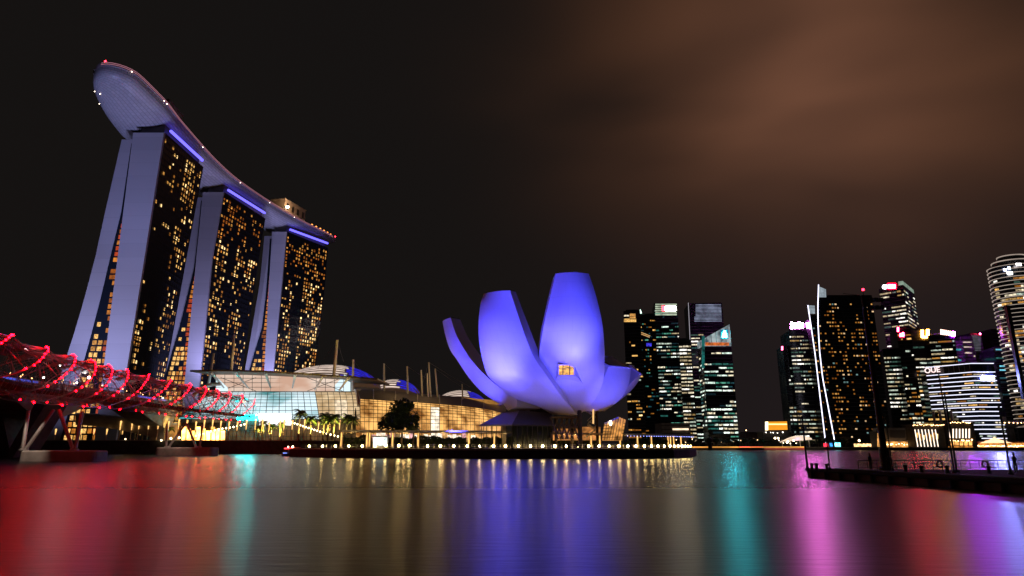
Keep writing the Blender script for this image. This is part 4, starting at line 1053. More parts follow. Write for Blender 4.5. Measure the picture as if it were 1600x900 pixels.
bulb_string([(306, 681, 312), (340, 671, 316), (366, 667, 320), (382, 663, 322)], 13, 'string of warm bulbs rising from the footbridge pier to the mall')
bulb_string([(456, 660, 322), (480, 668, 318), (505, 676, 314), (528, 682, 314)], 15, 'string of warm bulbs falling rightwards behind the palms')
# small lit shops beneath the footbridge
sh = thing('terrace_kiosk', (FX(330, 322, 8), 322, ZM), 'brightly lit white and amber kiosk row beneath the footbridge end', 'kiosk')
MB().hexa([(FX(282, 322, 8), 322), (FX(352, 322, 8), 322), (FX(352, 328, 8), 329), (FX(282, 328, 8), 329)], ZM, ZM + 9).build('body', M['darkconc'], sh)
b = MB()
for k in range(9): 
    x0 = 284 + k * 7.6; b.quad(AY(x0, 688, 321.7), AY(x0 + 6.4, 688, 321.7), AY(x0 + 6.4, 667 + (k % 3) * 3, 321.7), AY(x0, 667 + (k % 3) * 3, 321.7))
b.build('shop_light', emit('kiosk light', (1, .42, .08), 9, .8, .25), sh)
for x, y, s in ((267, 685, .5), (280, 684, .5), (252, 688, .4), (237, 663, .5), (196, 686, .3)):
    p = AY(x, y, 300.8 if y > 680 else 304); t = thing('terrace_lamp', (p.x, p.y, ZM), 'round bright terrace lamp near the palms beneath the footbridge', 'lamp', 'round lamps beneath the footbridge')
    MB().tube([(p.x, p.y, ZM), p], .1, 5).build('post', M['darksteel'], t); MB().ball(p, s, 8, 5).build('globe', E_BULB, t)
# ------------------------------------------------------------------ rain tree and hedges
def crown(c, r, n, m, seed, parent, size=.8, name='crown', lobes=9):
    rnd = random.Random(seed); b = MB(); L0 = []
    for k in range(lobes):
        a = rnd.uniform(0, 6.28); q = rnd.uniform(.2, .75); L0.append((Vector((math.cos(a) * q * r[0], math.sin(a) * q * r[1], rnd.uniform(-.55, .6) * r[2])), rnd.uniform(.35, .55)))
    for k in range(n):
        o, s = rnd.choice(L0); d = Vector((rnd.gauss(0, 1), rnd.gauss(0, 1), rnd.gauss(0, 1))).normalized() * (rnd.random() ** .45)
        p = Vector(c) + o + Vector((d.x * r[0] * s, d.y * r[1] * s, d.z * r[2] * s))
        a = Vector((rnd.gauss(0, 1), rnd.gauss(0, 1), rnd.gauss(0, .6))).normalized() * size * rnd.uniform(.5, 1.2); e = a.cross(Vector((rnd.gauss(0, 1), rnd.gauss(0, 1), rnd.gauss(0, 1)))).normalized() * size * rnd.uniform(.3, .7)
        b.add([p - a, p + e, p + a, p - e], [(0, 1, 2, 3)])
    return b.build(name, m, parent)
def tree(x, Y, z, ytop, wpx, label, seed, n=700, size=.6, group=None, m='leaf2'):
    X = FX(x, Y, z); top = AY(x, ytop, Y).z; H = top - z; rw = wpx / 2 * Y / 1000
    t = thing('tree', (X, Y, z), label, 'tree', group); rnd = random.Random(seed)
    b = MB().tube([(X, Y, z), (X + .2, Y, z + H * .3), (X, Y, z + H * .55)], max(.15, H * .03), 7, r1=H * .015)
    for k in range(5):
        a = rnd.uniform(0, 6.28); b.tube([(X, Y, z + H * rnd.uniform(.3, .5)), (X + math.cos(a) * rw * .6, Y + math.sin(a) * rw * .5, z + H * rnd.uniform(.6, .85))], H * .014, 5, r1=H * .005)
    b.build('trunk', M['bark'], t)
    crown((X, Y, z + H * .66), (rw, rw * .8, H * .36), n, M[m], seed, t, size)
    return t
tree(627, 226, ZA + 1, 624, 40, 'tall dark rounded tree in front of the amber mall hall', 5, 2600, .62)
tree(605, 224, ZA + 1, 641, 38, 'lower dark tree leaning left of the tall one before the mall', 6, 1900, .6)
tree(645, 230, ZA + 1, 640, 26, 'thin dark tree tucked against the right side of the tall one', 7, 700, .55)
def hedge(x0, x1, Y0, Y1, z, hgt, label, seed, n=1100):
    t = thing('hedge', (FX((x0 + x1) / 2, Y0, z), Y0, z), label, 'hedge'); rnd = random.Random(seed); b = MB()
    for k in range(n):
        f = rnd.random(); x = x0 + (x1 - x0) * f; Y = Y0 + rnd.uniform(0, 4.5) ; top = hgt * (.75 + .35 * vnoise(x * .12, seed, 4))
        p = Vector((FX(x, Y, z), Y, z + top * rnd.random() ** .6)); a = Vector((rnd.gauss(0, 1), rnd.gauss(0, 1), rnd.gauss(0, 1))).normalized() * .55
        e = a.cross(Vector((rnd.gauss(0, 1), rnd.gauss(0, 1), rnd.gauss(0, 1)))).normalized() * .35; b.quad(p - a, p + e, p + a, p - e)
    b.build('foliage', M['hedge'], t)
    MB().hexa([(FX(x0, Y0, z), Y0 + 1), (FX(x1, Y0, z), Y0 + 1), (FX(x1, Y0 + 4, z), Y0 + 4), (FX(x0, Y0 + 4, z), Y0 + 4)], z, z + hgt * .72).build('planter', M['soil'], t)
hs = [(536, 580, 'clipped dark hedge at the left end of the long pergola'), (605, 650, 'clipped dark hedge right of the white kiosk'), (655, 728, 'long dark hedge between two lit pergola columns before the amber hall'), (735, 808, 'dark hedge in front of the sloping lobby canopy'), (815, 900, 'dark hedge below the bowl of the lotus museum'), (908, 936, 'short dark hedge right of the dark museum column'), (975, 1044, 'dark hedge at the right tip of the promontory')]
for i, (a, c, l) in enumerate(hs): hedge(a, c, 226 + i * 5.5, 0, ZA, 4.2 - i * .1, l, 30 + i, int((c - a) * 16))
# ------------------------------------------------------------------ pergola with lit columns
pg = thing('pergola', (FX(800, 222, 5), 222, ZA), 'long flat roofed promenade pergola on lit columns before the museum', 'pergola')
pp = [(530, 671.5, 214), (640, 672.3, 216), (740, 672.6, 219), (860, 675.2, 226), (950, 677.0, 236), (1010, 677.6, 248), (1050, 678.2, 262), (1085, 679.5, 280)]
T_ = [AY(*p) for p in pp]; rows = []
rows = [[p for p in T_], [p - Vector((0, 0, .55)) for p in T_], [p + Vector((1.5, 7, -.55)) for p in T_], [p + Vector((1.5, 7, 0)) for p in T_], [p for p in T_]]
MB().grid(rows).build('roof', mat('pergola roof', (.34, .33, .32), .6), pg)
b = MB()
for k in range(90):
    q = along(T_, 90)[k]; b.tube([q + Vector((0, .3, -.75)), q + Vector((1.4, 6.7, -.75))], .09, 4)
b.build('slat', M['wood'], pg)
PCOL = mat('pergola column', (.60, .46, .28), .6); E_COLGLOW = emit('column glow', (1, .54, .15), 1.7, .3, .6)
for x in (532, 572, 576, 612, 652, 731.5, 770.6, 811.5, 816, 858, 922, 936, 967.6, 995, 1017, 1043, 1047, 1052, 1063):
    xs_ = [p[0] for p in pp]; i = max(j for j in range(len(pp)) if pp[j][0] <= x); i = min(i, len(pp) - 2); f = (x - pp[i][0]) / (pp[i + 1][0] - pp[i][0]); q = T_[i].lerp(T_[i + 1], f)
    cx, cy = q.x + .2, q.y + 1.2
    MB().box(cx - .42, cx + .42, cy - .3, cy + .3, ZA, q.z - .6).build('column', PCOL, pg)
    MB().box(cx - .17, cx + .17, cy - .36, cy - .302, ZA + .6, q.z - .9).build('light_strip', E_COLGLOW, pg)  # added strip glows in place of lamplight on the column front
b = MB(); 
for k in range(30): q = along(T_, 90)[60 + k % 30]; b.ball(q + Vector((0, -.1, -.9)), .12, 5, 4)
b.build('blue_lamp', emit('blue lamp', (.3, .35, 1), 6), pg)
# ------------------------------------------------------------------ promenade lamps on the water's edge
E_BOL = emit('promenade globe', (1, .70, .26), 75)
lx = [483, 504, 524, 545, 566, 586, 602.5, 623, 640, 668, 688, 709, 730, 750, 771, 790, 810, 829, 848, 867, 885, 903, 920, 936, 952, 967, 981, 994, 1007, 1018, 1028, 1038, 1047, 1054, 1060, 1066, 1071, 1075, 1079]
bol = None
aw2 = sorted([(p_[0], v.y) for p_, v in zip([(x, 0) for x in (455, 520, 640, 800, 980, 1050, 1074, 1083)], aw)])
for x in lx:
    Y = interp(aw2, x) + 1.3
    if bol is None:
        bol = thing('promenade_lamp', (0, 0, 0), '', 'lamp'); t = bol
        MB().lathe((0, 0, 0), [(.28, 0), (.28, .08), (.10, .12), (.10, .45)], 8).build('post', M['darksteel'], t, local=True)
        MB().ball((0, 0, .78), .30, 10, 7).build('globe', E_BOL, t, local=True)
    else: t = copy_tree(bol)
    t.location = (FX(x, Y, 3.2), Y, ZA - .1 + .02); t['group'] = 'round lamps along the promenade edge'; t['label'] = 'round glowing lamp in the row along the promenade edge'
    s = random.Random(x).uniform(.85, 1.15); t.scale = (s, s, 1)
    if x > 586 and x < 650: t.scale = (1.25, 1.25, 1.2)
rl = thing('promenade_railing', (FX(700, 200, 3), 203, ZA), 'thin steel railing behind the round promenade lamps', 'railing')
b = MB(); P = [Vector((FX(x, interp(aw2, x) + 3.2, 3.5), interp(aw2, x) + 3.2, ZA)) for x in range(470, 1078, 8)]
for h_ in (.55, 1.05): b.tube([p + Vector((0, 0, h_)) for p in P], .035, 4)
b.build('rail', M['steel'], rl); b = MB()
for p in P: b.tube([p, p + Vector((0, 0, 1.05))], .04, 4)
b.build('post', M['steel'], rl)
kk = thing('promenade_kiosk', (FX(594, 210, 4), 210, ZA), 'small white lit glass kiosk beneath the pergola', 'kiosk')
MB().hexa([(FX(582, 212, 4), 212), (FX(606, 212, 4), 212), (FX(606, 216, 4), 216), (FX(582, 216, 4), 216)], ZA, ZA + 3.6).build('body', M['white'], kk)
MB().quad(AY(583.5, 696, 211.8), AY(604.5, 696, 211.8), AY(604.5, 683.5, 211.8), AY(583.5, 683.5, 211.8)).build('window', emit('kiosk pane', (.86, 1, .95), 1.5, .5, .7), kk)
MB().hexa([(FX(580, 211, 4), 210.5), (FX(608, 211, 4), 210.5), (FX(608, 216, 4), 217), (FX(580, 216, 4), 217)], ZA + 3.61, ZA + 3.9).build('roof', M['roof'], kk)
# ------------------------------------------------------------------ river boat with red lights
bx, by = FX(457, 236, 0), 236
bt = thing('river_boat', (bx, by, 0), 'small river boat with red roof lights moored by the promenade', 'boat')
hl = MB(); rows = []
for k in range(11):
    u = k / 10 * 2 - 1; w = 1.3 * (1 - abs(u) ** 3.2) ** .6 + .05; sh_ = .55 * abs(u) ** 2.5; x = bx + u * 3.9
    rows.append([(x, by - w, .95 + sh_), (x, by - w * .85, .35), (x, by - w * .3, -.3), (x, by + w * .3, -.3), (x, by + w * .85, .35), (x, by + w, .95 + sh_)])
hl.grid(rows); hl.grid([[r[0] for r in rows], [r[-1] for r in rows]]); auto_smooth(hl.build('hull', M['navy'], bt))
rf = MB(); rf.grid([[(bx - 2.6 + 5.2 * i / 8, by + y, 2.75 + .35 * (1 - (y / 1.25) ** 2)) for y in (-1.25, -.8, 0, .8, 1.25)] for i in range(9)])
rf.grid([[(bx - 2.6 + 5.2 * i / 8, by + y, 2.66 + .35 * (1 - (y / 1.25) ** 2)) for y in (-1.25, -.8, 0, .8, 1.25)] for i in range(9)]); rf.build('roof', M['red'], bt)
pb = MB()
for i in range(5):
    for s in (-1.15, 1.15): pb.tube([(bx - 2.4 + i * 1.2, by + s, .9), (bx - 2.4 + i * 1.2, by + s, 2.75)], .05, 5)
pb.build('roof_post', M['wood'], bt)
MB().box(bx - 1.9, bx + 1.9, by - 1.0, by + 1.0, .95, 1.7).build('cabin', M['navy'], bt)
for x0, x1 in ((-2.7, -.3), (.5, 2.7)): MB().box(bx + x0, bx + x1, by - 1.42, by - 1.28, 2.55, 2.78).build('light_strip', emit('boat red strip', (1, .03, .04), 9), bt)
for x0, c, r in ((-1.4, (1, .6, .35), .22), (.25, (1, .75, .4), .34)): MB().ball((bx + x0, by - 1.2, 3.25), r, 8, 6).build('lamp', emit('boat lamp', c, 18), bt)
MB().ball((bx + .3, by - 1.35, 1.75), .2, 8, 6).build('lamp', emit('boat white lamp', (.75, .75, 1), 10), bt)
MB().box(bx - 3.0, bx - 1.6, by - 1.34, by - 1.2, .9, 1.25).build('blue_panel', emit('boat blue panel', (.2, .3, 1), 1.2, .7, 2), bt)
# ================================================================== CITY TOWERS
def fbasis(Lp, Rp):
    d = (Rp - Lp); d.z = 0; d.normalize(); n = Vector((d.y, -d.x, 0))
    if n.dot(Vector((Lp.x, Lp.y, 0))) > 0: n = -n
    return d, n
def fwindows(q, Lp, Rp, z0, z1, st, rnd, seed):
    d, n = fbasis(Lp.copy(), Rp.copy()); W_ = (Vector((Rp.x, Rp.y, 0)) - Vector((Lp.x, Lp.y, 0))).length
    fh, cw = st.get('fh', 4.0), st.get('cw', 2.2); nf = int((z1 - z0) / fh); nc = max(1, int(W_ / cw)); cw = W_ / nc
    base = Vector((Lp.x, Lp.y, 0)) + n * .14; lo, hi = st.get('lo', .2), st.get('hi', .8); thr = st.get('thr', .45)
    wh = st.get('wh', .5) * .8; run = st.get('run', (1, 4)); mats = st['mats']; pw = st.get('w', [1] * len(mats))
    for i in range(nf):
        zz = z0 + i * fh + fh * .22; j = 0; v = i / nf
        rowk = vnoise(i * .45, 7, seed + 5)
        while j < nc:
            r_ = rnd.randint(*run); r_ = min(r_, nc - j)
            k = vnoise(j * cw * .055, i * fh * .05, seed) * .75 + rowk * .25
            p = hi if k > thr else lo
            if st.get('gap') and any(a <= v <= b for a, b in st['gap']): p *= .08
            if rnd.random() < p:
                mi = rnd.choices(range(len(mats)), pw)[0]
                s0 = j * cw + .18 * cw; s1 = (j + r_) * cw - .18 * cw; hh = fh * wh * rnd.uniform(.75, 1.1)
                a, b_ = base + d * s0, base + d * s1
                q.append(((a.x, a.y, zz), (b_.x, b_.y, zz), (b_.x, b_.y, zz + hh), (a.x, a.y, zz + hh), mi))
            j += r_
def bands(b, Lp, Rp, z0, z1, fh, cw=0):
    d, n = fbasis(Lp.copy(), Rp.copy()); a0, b0 = Vector((Lp.x, Lp.y, 0)), Vector((Rp.x, Rp.y, 0))
    z = z0
    while z < z1 - .3:
        a, e = a0 + n * .005, b0 + n * .005; a2, e2 = a0 + n * .32, b0 + n * .32
        b.add([(p.x, p.y, zz) for zz in (z, z + .55) for p in (a, e, e2, a2)], [(0, 1, 2, 3), (7, 6, 5, 4), (3, 2, 6, 7), (0, 3, 7, 4), (1, 5, 6, 2)]); z += fh
    if cw:
        W_ = (b0 - a0).length; k = 0
        while k <= W_:
            p = a0 + d * min(k, W_); o = [p - d * .12 + n * .006, p + d * .12 + n * .006, p + d * .12 + n * .4, p - d * .12 + n * .4]
            b.hexa([(t.x, t.y) for t in o], z0, z1 - .01); k += cw
def city_tower(label, l, r, yt, depth, st, side=None, left=None, seed=1, body='glass', cap=2.5, zb=ZC, name='office_tower', group=None, wl=True):
    """l, r: (column, depth) of the front's corners at roof height; side: far right corner; left: far left corner"""
    zt = AY(l[0], yt, l[1]).z
    Lp, Rp = Vector((FX(l[0], l[1], zt), l[1], 0)), Vector((FX(r[0], r[1], zt), r[1], 0)); d, n = fbasis(Lp.copy(), Rp.copy())
    A = Vector((FX(left[0], left[1], zt), left[1], 0)) if left else Lp - n * depth
    B = Vector((FX(side[0], side[1], zt), side[1], 0)) if side else Rp - n * depth
    t = thing(name, (Lp.x, Lp.y, zb), label, 'office tower' if name == 'office_tower' else 'building', group)
    poly = [(p.x, p.y) for p in (Lp, Rp, B, A)]
    if side and not left: poly = [(p.x, p.y) for p in (Lp, Rp, B, B + (Lp - Rp))]
    if left and not side: poly = [(p.x, p.y) for p in (Lp, Rp, A + (Rp - Lp), A)]
    MB().hexa(poly, zb, zt).build('walls', M[body], t)
    rnd = random.Random(seed); q = []; b = MB()
    for (p0, p1, k) in ((Lp, Rp, 0), (Rp, B, 1), (A, Lp, 2)):
        if k == 1 and not side or k == 2 and not left: continue
        s2 = dict(st);
        if k: s2['hi'] = st.get('hi', .8) * .7
        fwindows(q, p0, p1, zb + 5, zt - st.get('top', 3), s2, rnd, seed * 17 + k); bands(b, p0, p1, zb + 5, zt, st.get('fh', 4.0), st.get('fin', 0))
    b.build('floor_band', M['rib'], t)
    c = sum((Vector((p[0], p[1], 0)) for p in poly), Vector()) / 4
    if cap:
        sm = [(c.x + (p[0] - c.x) * .72, c.y + (p[1] - c.y) * .72) for p in poly]
        MB().hexa(sm, zt + .003, zt + cap).build('roof_plant', M['rib'], t)
    place_windows(t, q, st['mats'])
    return dict(t=t, L=Lp, R=Rp, d=d, n=n, zt=zt, A=A, B=B)
def on_face(T, x0, x1, y0, y1, out=.5, face=('L', 'R')):
    """a rectangle on a tower's front, given by its place in the view"""
    Lp, n = T[face[0]], T['n']
    def hit(x, y):
        a, b, c = ray(x, y); o = Lp + n * out; s = (o.x * n.x + o.y * n.y) / (a * n.x + b * n.y)
        return Vector((a * s, b * s, EYE + c * s))
    return hit(x0, y1), hit(x1, y1), hit(x1, y0), hit(x0, y0)
def sign(T, x0, x1, y0, y1, m, name='sign', out=.8, th=.5, parent=None):
    a, b_, c, d_ = on_face(T, x0, x1, y0, y1, out)
    o = MB().slab(a, b_, c, d_, th).build(name, m, T['t']); return o
SG = lambda nm, c, s: emit(nm, c, s)
S_OFF = dict(mats=OFFICE, w=[4, 3, 4, 2, 4, 1, 1]); S_GRN = dict(mats=GREEN, w=[4, 5, 5, 2, 3, 2, 4]); S_HOME = dict(mats=HOME, w=[4, 4, 2, 1, 3], run=(1, 2), fh=3.6, cw=3.4)
S_WARM = dict(mats=WARM, w=[3, 3, 2, 4], run=(1, 3))
# --- cluster right of the museum
T = city_tower('dark tower at the left of the distant cluster, partly behind the museum petal', (974, 742), (1000, 738), 486, 40, dict(mats=WARM + OFFICE, w=[2, 2, 1, 3, 1, 1, 1, 0, 1, 0, 0], lo=.14, hi=.55, thr=.5, run=(1, 3)), seed=4)
for x0, x1, y0, y1, m_ in ((984, 993, 490, 497, HOME[0]), (975, 994, 498, 503, WARM[0]), (975, 983, 492, 495, OFFICE[0])): sign(T, x0, x1, y0, y1, m_, 'lit_floor', .3, .2)
T = city_tower('dark blue tower with slanting gold light lines and a small white roof light', (996, 775), (1024, 772), 492, 40, dict(mats=WARM + GREEN, w=[1, 2, 0, 3, 0, 1, 2, 0, 2, 0, 2], lo=.12, hi=.42, thr=.52, run=(1, 2)), seed=5, body='glass2')
b = MB()
for x0, y0, x1, y1 in ((996, 517, 1016, 525), (997, 520, 1015, 527)):
    p, e = on_face(T, x0, x0 + 1, y0, y0 + 1)[3], on_face(T, x1, x1 + 1, y1, y1 + 1)[3]; b.tube([p, e], .45, 4)
b.build('light_line', emit('gold line', (1, .55, .2), .7), T['t'])
a = on_face(T, 998, 1003, 483, 489, .5); MB().add([a[0], a[1], (a[2] + a[3]) / 2, a[0] + Vector((0, 3, 0)), a[1] + Vector((0, 3, 0))], [(0, 1, 2), (0, 2, 3), (1, 4, 2), (3, 2, 4), (0, 3, 4, 1)]).build('roof_light', emit('roof light', (.7, 1, .85), 2.5), T['t'])
sign(T, 1010, 1018, 536, 541, emit('blue patch', (.06, .05, .8), .9, .7), 'blue_screen')
T = city_tower('tall tower with a lit crown and a white sign with a red mark', (1022, 752), (1058, 748), 474, 40, dict(mats=OFFICE + GREEN, w=[2, 2, 1, 1, 1, 1, 0, 1, 4, 4, 1, 1, 1, 3], lo=.42, hi=.95, thr=.42, run=(1, 4), gap=[(.56, .60), (.72, .76)]), seed=6, cap=0)
b = MB()
for k in range(6): 
    a = on_face(T, 1024, 1057.5, 474.5 + k * 3.2, 476.6 + k * 3.2, .4); b.slab(*a, .3)
b.build('crown_light', emit('crown light', (.72, .85, .62), .55, .5, .15), T['t'])
sign(T, 1039, 1056, 478.5, 485.5, SG('white sign', (1, 1, .95), 27.0), 'sign_letters', .9)
o = MB()
for k in range(3): o.slab(*on_face(T, 1034.5 + k * 1.6, 1037 + k * 1.2, 477.5 + (k % 2) * 2, 486 - (k % 2) * 2, .9), .5)
o.build('sign_mark', SG('red mark', (1, .03, .05), 12.0), T['t'])
T = city_tower('slim warm white tower wedged between two taller glass ones', (1060, 722), (1079, 720), 531, 30, dict(mats=OFFICE, w=[4, 1, 4, 4, 1, 0, 1], lo=.7, hi=.97, thr=.3, run=(2, 4), wh=.55, gap=[(.38, .48)]), seed=7)
T = city_tower('tall slab tower with blue white louvres across its top and a thin lit edge', (1075.5, 785), (1128, 780), 474, 40, dict(mats=OFFICE + GREEN, w=[3, 2, 3, 3, 2, 1, 0, 2, 1, 1, 1, 1, 1, 1], lo=.2, hi=.75, thr=.42, run=(2, 6), top=38), seed=8, body='glass2', cap=0)
b = MB()
for k in range(13): b.slab(*on_face(T, 1087 - (2 if k > 8 else 0), 1126.5 + k * .12, 475.5 + k * 2.15, 476.5 + k * 2.15, .5), .4)
b.build('crown_louvre', emit('louvre light', (.45, .52, .75), .42, .6, .12), T['t'])
p0, p1 = on_face(T, 1075.5, 1077, 473, 475, .4)[3], on_face(T, 1085.5, 1087, 690, 692, .4)[3]; MB().tube([p0, p1], .35, 4).build('edge_light', emit('edge light', (.8, .75, .85), .5), T['t'])
T = city_tower('nearest tower of the distant cluster, slanted pale crown with a teal emblem', (1097, 690), (1143, 690), 541, 40, dict(mats=GREEN + OFFICE[:1], w=[6, 3, 3, 4, 2, 4, 2, 3], lo=.35, hi=.92, thr=.36, run=(2, 5), wh=.56, gap=[(.86, .95)]), seed=9, left=(1090, 716), cap=0)
zt = T['zt']; n = T['n']; Lp, Rp = T['L'], T['R']
hl_ = AY(1099, 531, 690).z - zt; hr_ = AY(1143, 506.5, 690).z - zt
pf = [Lp - n * .5, Rp - n * .5, Rp - n * 18, Lp - n * 18]
vs = [(p.x, p.y, zt + .004) for p in pf] + [(p.x, p.y, zt + h_) for p, h_ in zip(pf, (hl_, hr_, hr_, hl_))]
MB().add(vs, [(0, 1, 5, 4), (1, 2, 6, 5), (2, 3, 7, 6), (3, 0, 4, 7), (4, 5, 6, 7)]).build('crown', emit2('crown glass light', (.10, .14, .16), (.50, .60, .62), .75, .12), T['t'])
b = MB()
for k in range(7): 
    f = k / 6; p = Lp.lerp(Rp, f) + n * .1; b.tube([(p.x, p.y, zt), (p.x, p.y, zt + hl_ + (hr_ - hl_) * f)], .25, 4)
b.build('crown_mullion', M['rib'], T['t'])
o = MB()                                            # emblem: a fan of blocks
for x0, x1, y0, y1 in ((1129, 1135.5, 520.5, 524), (1130.5, 1134, 517, 520.4), (1128.5, 1131.4, 524.1, 527.5), (1133, 1136, 524.1, 527.5)): o.slab(*on_face(T, x0, x1, y0, y1, .9), .6)
o.build('emblem', SG('teal emblem', (.02, .72, .85), 253.44), T['t'])
sign(T, 1126, 1138, 515, 529.5, emit('teal panel', (.01, .22, .40), .9), 'emblem_panel', .35, .3)
sign(T, 1102, 1139, 535, 540, emit('orange floor', (1, .22, .04), .55, .6, .3), 'lit_floor', .4, .3)
sign(T, 1096.5, 1101, 525, 575, emit('teal edge', (.03, .4, .36), .35, .8, .1), 'edge_light', .3, .2)
# event plaza podium
T = city_tower('low tan podium with a bright lit slot below the distant cluster', (1033, 665), (1078, 665), 661, 30, dict(mats=WARM, lo=0, hi=0), seed=10, body='concrete', cap=0, name='podium_building')
sign(T, 1051, 1076, 669.3, 672, emit('podium slot', (1, .75, .5), 1.4, .4, .2), 'lit_slot', .4, .3)
# --- right-hand skyline
PINK = SG('pink white sign', (1, .18, .80), 252.96)
T = city_tower('stepped tower under a glaring pink white roof sign', (1232, 655), (1263, 652), 517, 34, dict(mats=OFFICE, w=[3, 3, 4, 2, 3, 2, 1], lo=.12, hi=.85, thr=.47, run=(1, 4), wh=.45), seed=12, cap=1)
for x0, x1, y0, y1 in ((1235.5, 1239, 503.5, 513.5), (1240, 1246, 505, 513), (1246.6, 1250.5, 503.5, 513), (1251, 1255.5, 504, 512.5)): sign(T, x0, x1, y0, y1, PINK, 'sign_letter', -1.5, .6)
sign(T, 1233, 1258, 515, 516.3, M['darksteel'], 'sign_rail', -1.5, .6)
b = MB(); a = on_face(T, 1233, 1259, 513.5, 520, -2); b.slab(*a, 1.0); b.build('sign_base', M['rib'], T['t'])
T = city_tower('narrow low wing with a small pink light left of the stepped tower', (1223, 660), (1234, 659), 541, 26, dict(mats=OFFICE, w=[2, 4, 3, 2, 3, 3, 0], lo=.2, hi=.7, thr=.5, run=(1, 2)), seed=13, cap=1)
sign(T, 1221, 1223.5, 541, 547, SG('pink lamp', (1, .12, .3), 8), 'corner_light')
T = city_tower('dark shoulder block between the stepped tower and the two blade towers', (1262, 662), (1274, 660), 545, 30, dict(mats=HOME, lo=.15, hi=.5, thr=.5, run=(1, 2)), seed=14)
# twin blade residential towers
E_EDGE = emit('blade edge', (.80, .78, 1), 2.6); E_FLAG = emit('blade crown light', (.42, .50, .56), .62, .3, .4)
def blade(label, line, xr, ytr, Y, dep, seed, flag, st):
    tab = sorted([(AY(x, y, Y).z, AY(x, y, Y).x) for x, y in line]); z0 = ZC; z1 = AY(xr, ytr, Y).z; xR = AY(xr, ytr, Y).x
    t = thing('blade_tower', (interp(tab, ZC), Y, ZC), label, 'apartment tower'); zs = [z0 + (z1 - z0) * k / 30 for k in range(31)]
    ex = lambda z: interp(tab, z)
    b = MB().grid([[(ex(z), Y, z), (xR, Y, z), (xR - dep * .05, Y + dep, z), (ex(z) + dep * .5, Y + dep, z)] for z in zs], closed=True)
    n = len(b.v); b.f.append((n - 4, n - 3, n - 2, n - 1)); b.m.append(0); b.build('walls', M['glass'], t)
    ztop = tab[-1][0]
    pts = [Vector((ex(z), Y - .4, z)) for z in [z0 + (ztop - z0) * k / 30 for k in range(31)]]
    MB().tube(pts, .42, 6).build('edge_light', E_EDGE, t)
    MB().slab(*[AY(x, y, Y - .1) for x, y in flag], .5).build('crown_screen', E_FLAG, t)
    rnd = random.Random(seed); q = []; rb_ = MB()
    nf = int((z1 - z0 - 8) / 3.6)
    for i in range(nf):
        zz = z0 + 5 + i * 3.6; x0 = ex(zz) + .8; nc = int((xR - x0) / 2.5)
        rb_.box(x0, xR, Y - .3, Y - .004, zz - .5, zz - .1)
        for j in range(nc):
            k = vnoise(j * .5, i * .28, seed); p = st[1] if k > st[2] else st[0]
            if j == nc // 2: continue
            if i == int(nf * .62) and j > nc * .5: p = .95
            if rnd.random() < p:
                xa = x0 + (xR - x0) * (j + .15) / nc; xb = x0 + (xR - x0) * (j + rnd.uniform(.6, .9)) / nc
                q.append(((xa, Y - .14, zz), (xb, Y - .14, zz), (xb, Y - .14, zz + 1.35), (xa, Y - .14, zz + 1.35), rnd.choices(range(5), [4, 4, 2, 1, 4])[0]))
    rb_.build('floor_band', M['rib'], t); place_windows(t, q, HOME); return t
sail = blade('tall apartment tower with a bowed white lit left edge and a pale crown screen', [(1278.7, 445), (1277.6, 480), (1278, 510), (1280.5, 551), (1285, 590), (1290.5, 619), (1302.5, 682), (1305, 697)], 1362, 461, 610, 34, 41, [(1279, 464.5), (1291, 464.5), (1290.5, 452), (1279.5, 447.5)], (.12, .52, .52))
blade('lower apartment tower with a slanted white lit left edge and small pale crown screen', [(1262, 477), (1267, 510), (1273, 551), (1281, 619), (1288.5, 682), (1290, 697)], 1282, 492, 622, 30, 42, [(1263, 490), (1273.5, 490), (1273, 477.5), (1262.5, 477)], (.1, .4, .5))
MB().ball(AY(1348.5, 452.5, 612), 1.3, 8, 6).build('warning_light', SG('red roof beacon', (1, .02, .05), 12), sail); MB().tube([AY(1348.5, 452.5, 612), AY(1349, 463, 612)], .3, 5).build('antenna', M['darksteel'], sail)
MB().tube([AY(1316, 458.5, 611), AY(1350, 462, 611)], .25, 4).build('roof_rail', M['rib'], sail)
# bank tower with the white disc and red letters
T = city_tower('bright tower with white disc and red letters on top and a pale green corner', (1373, 668), (1411, 650), 452, 40, dict(mats=OFFICE, w=[4, 2, 3, 5, 1, 1, 1], lo=.55, hi=.95, thr=.36, run=(2, 5), wh=.5, gap=[(.70, .735), (.55, .58), (.36, .40)]), side=(1428, 690), seed=15, cap=0)
zt = T['zt']; Lp, Rp, B_ = T['L'], T['R'], T['B']
h_ = AY(1411, 439, 650).z - zt
MB().hexa([(p.x, p.y) for p in (Lp.lerp(Rp, .08) - T['n'] * 2, Rp - T['n'] * .6, B_ , B_ + (Lp - Rp) * .9)], zt + .003, zt + h_).build('crown', M['rib'], T['t'])
a, e = Rp + (Lp - Rp).normalized() * 4, Rp
b = MB(); nn = T['n']; b.slab(Vector((a.x, a.y, zt + .5)), Vector((e.x, e.y, zt + .5)), Vector((e.x, e.y, zt + h_)), Vector((a.x, a.y, zt + h_)), -.4)
sd = (B_ - Rp).normalized(); sn = Vector((-sd.y, sd.x, 0)); sn = -sn if sn.x < 0 else sn
b.slab(*[Vector((p.x, p.y, z)) + sn * .3 for p, z in ((Rp, zt + .5), (B_, zt + .5), (B_, zt + h_), (Rp, zt + h_))], .3); b.build('corner_light', emit('corner green', (.45, .62, .48), .45, .5, .15), T['t'])
b = MB(); pc_ = on_face(T, 1378.5, 1386, 444.5, 451.5, 1.0); cc_ = sum(pc_, Vector()) / 4; dd = T['d']; rad = (pc_[1] - pc_[0]).length / 2
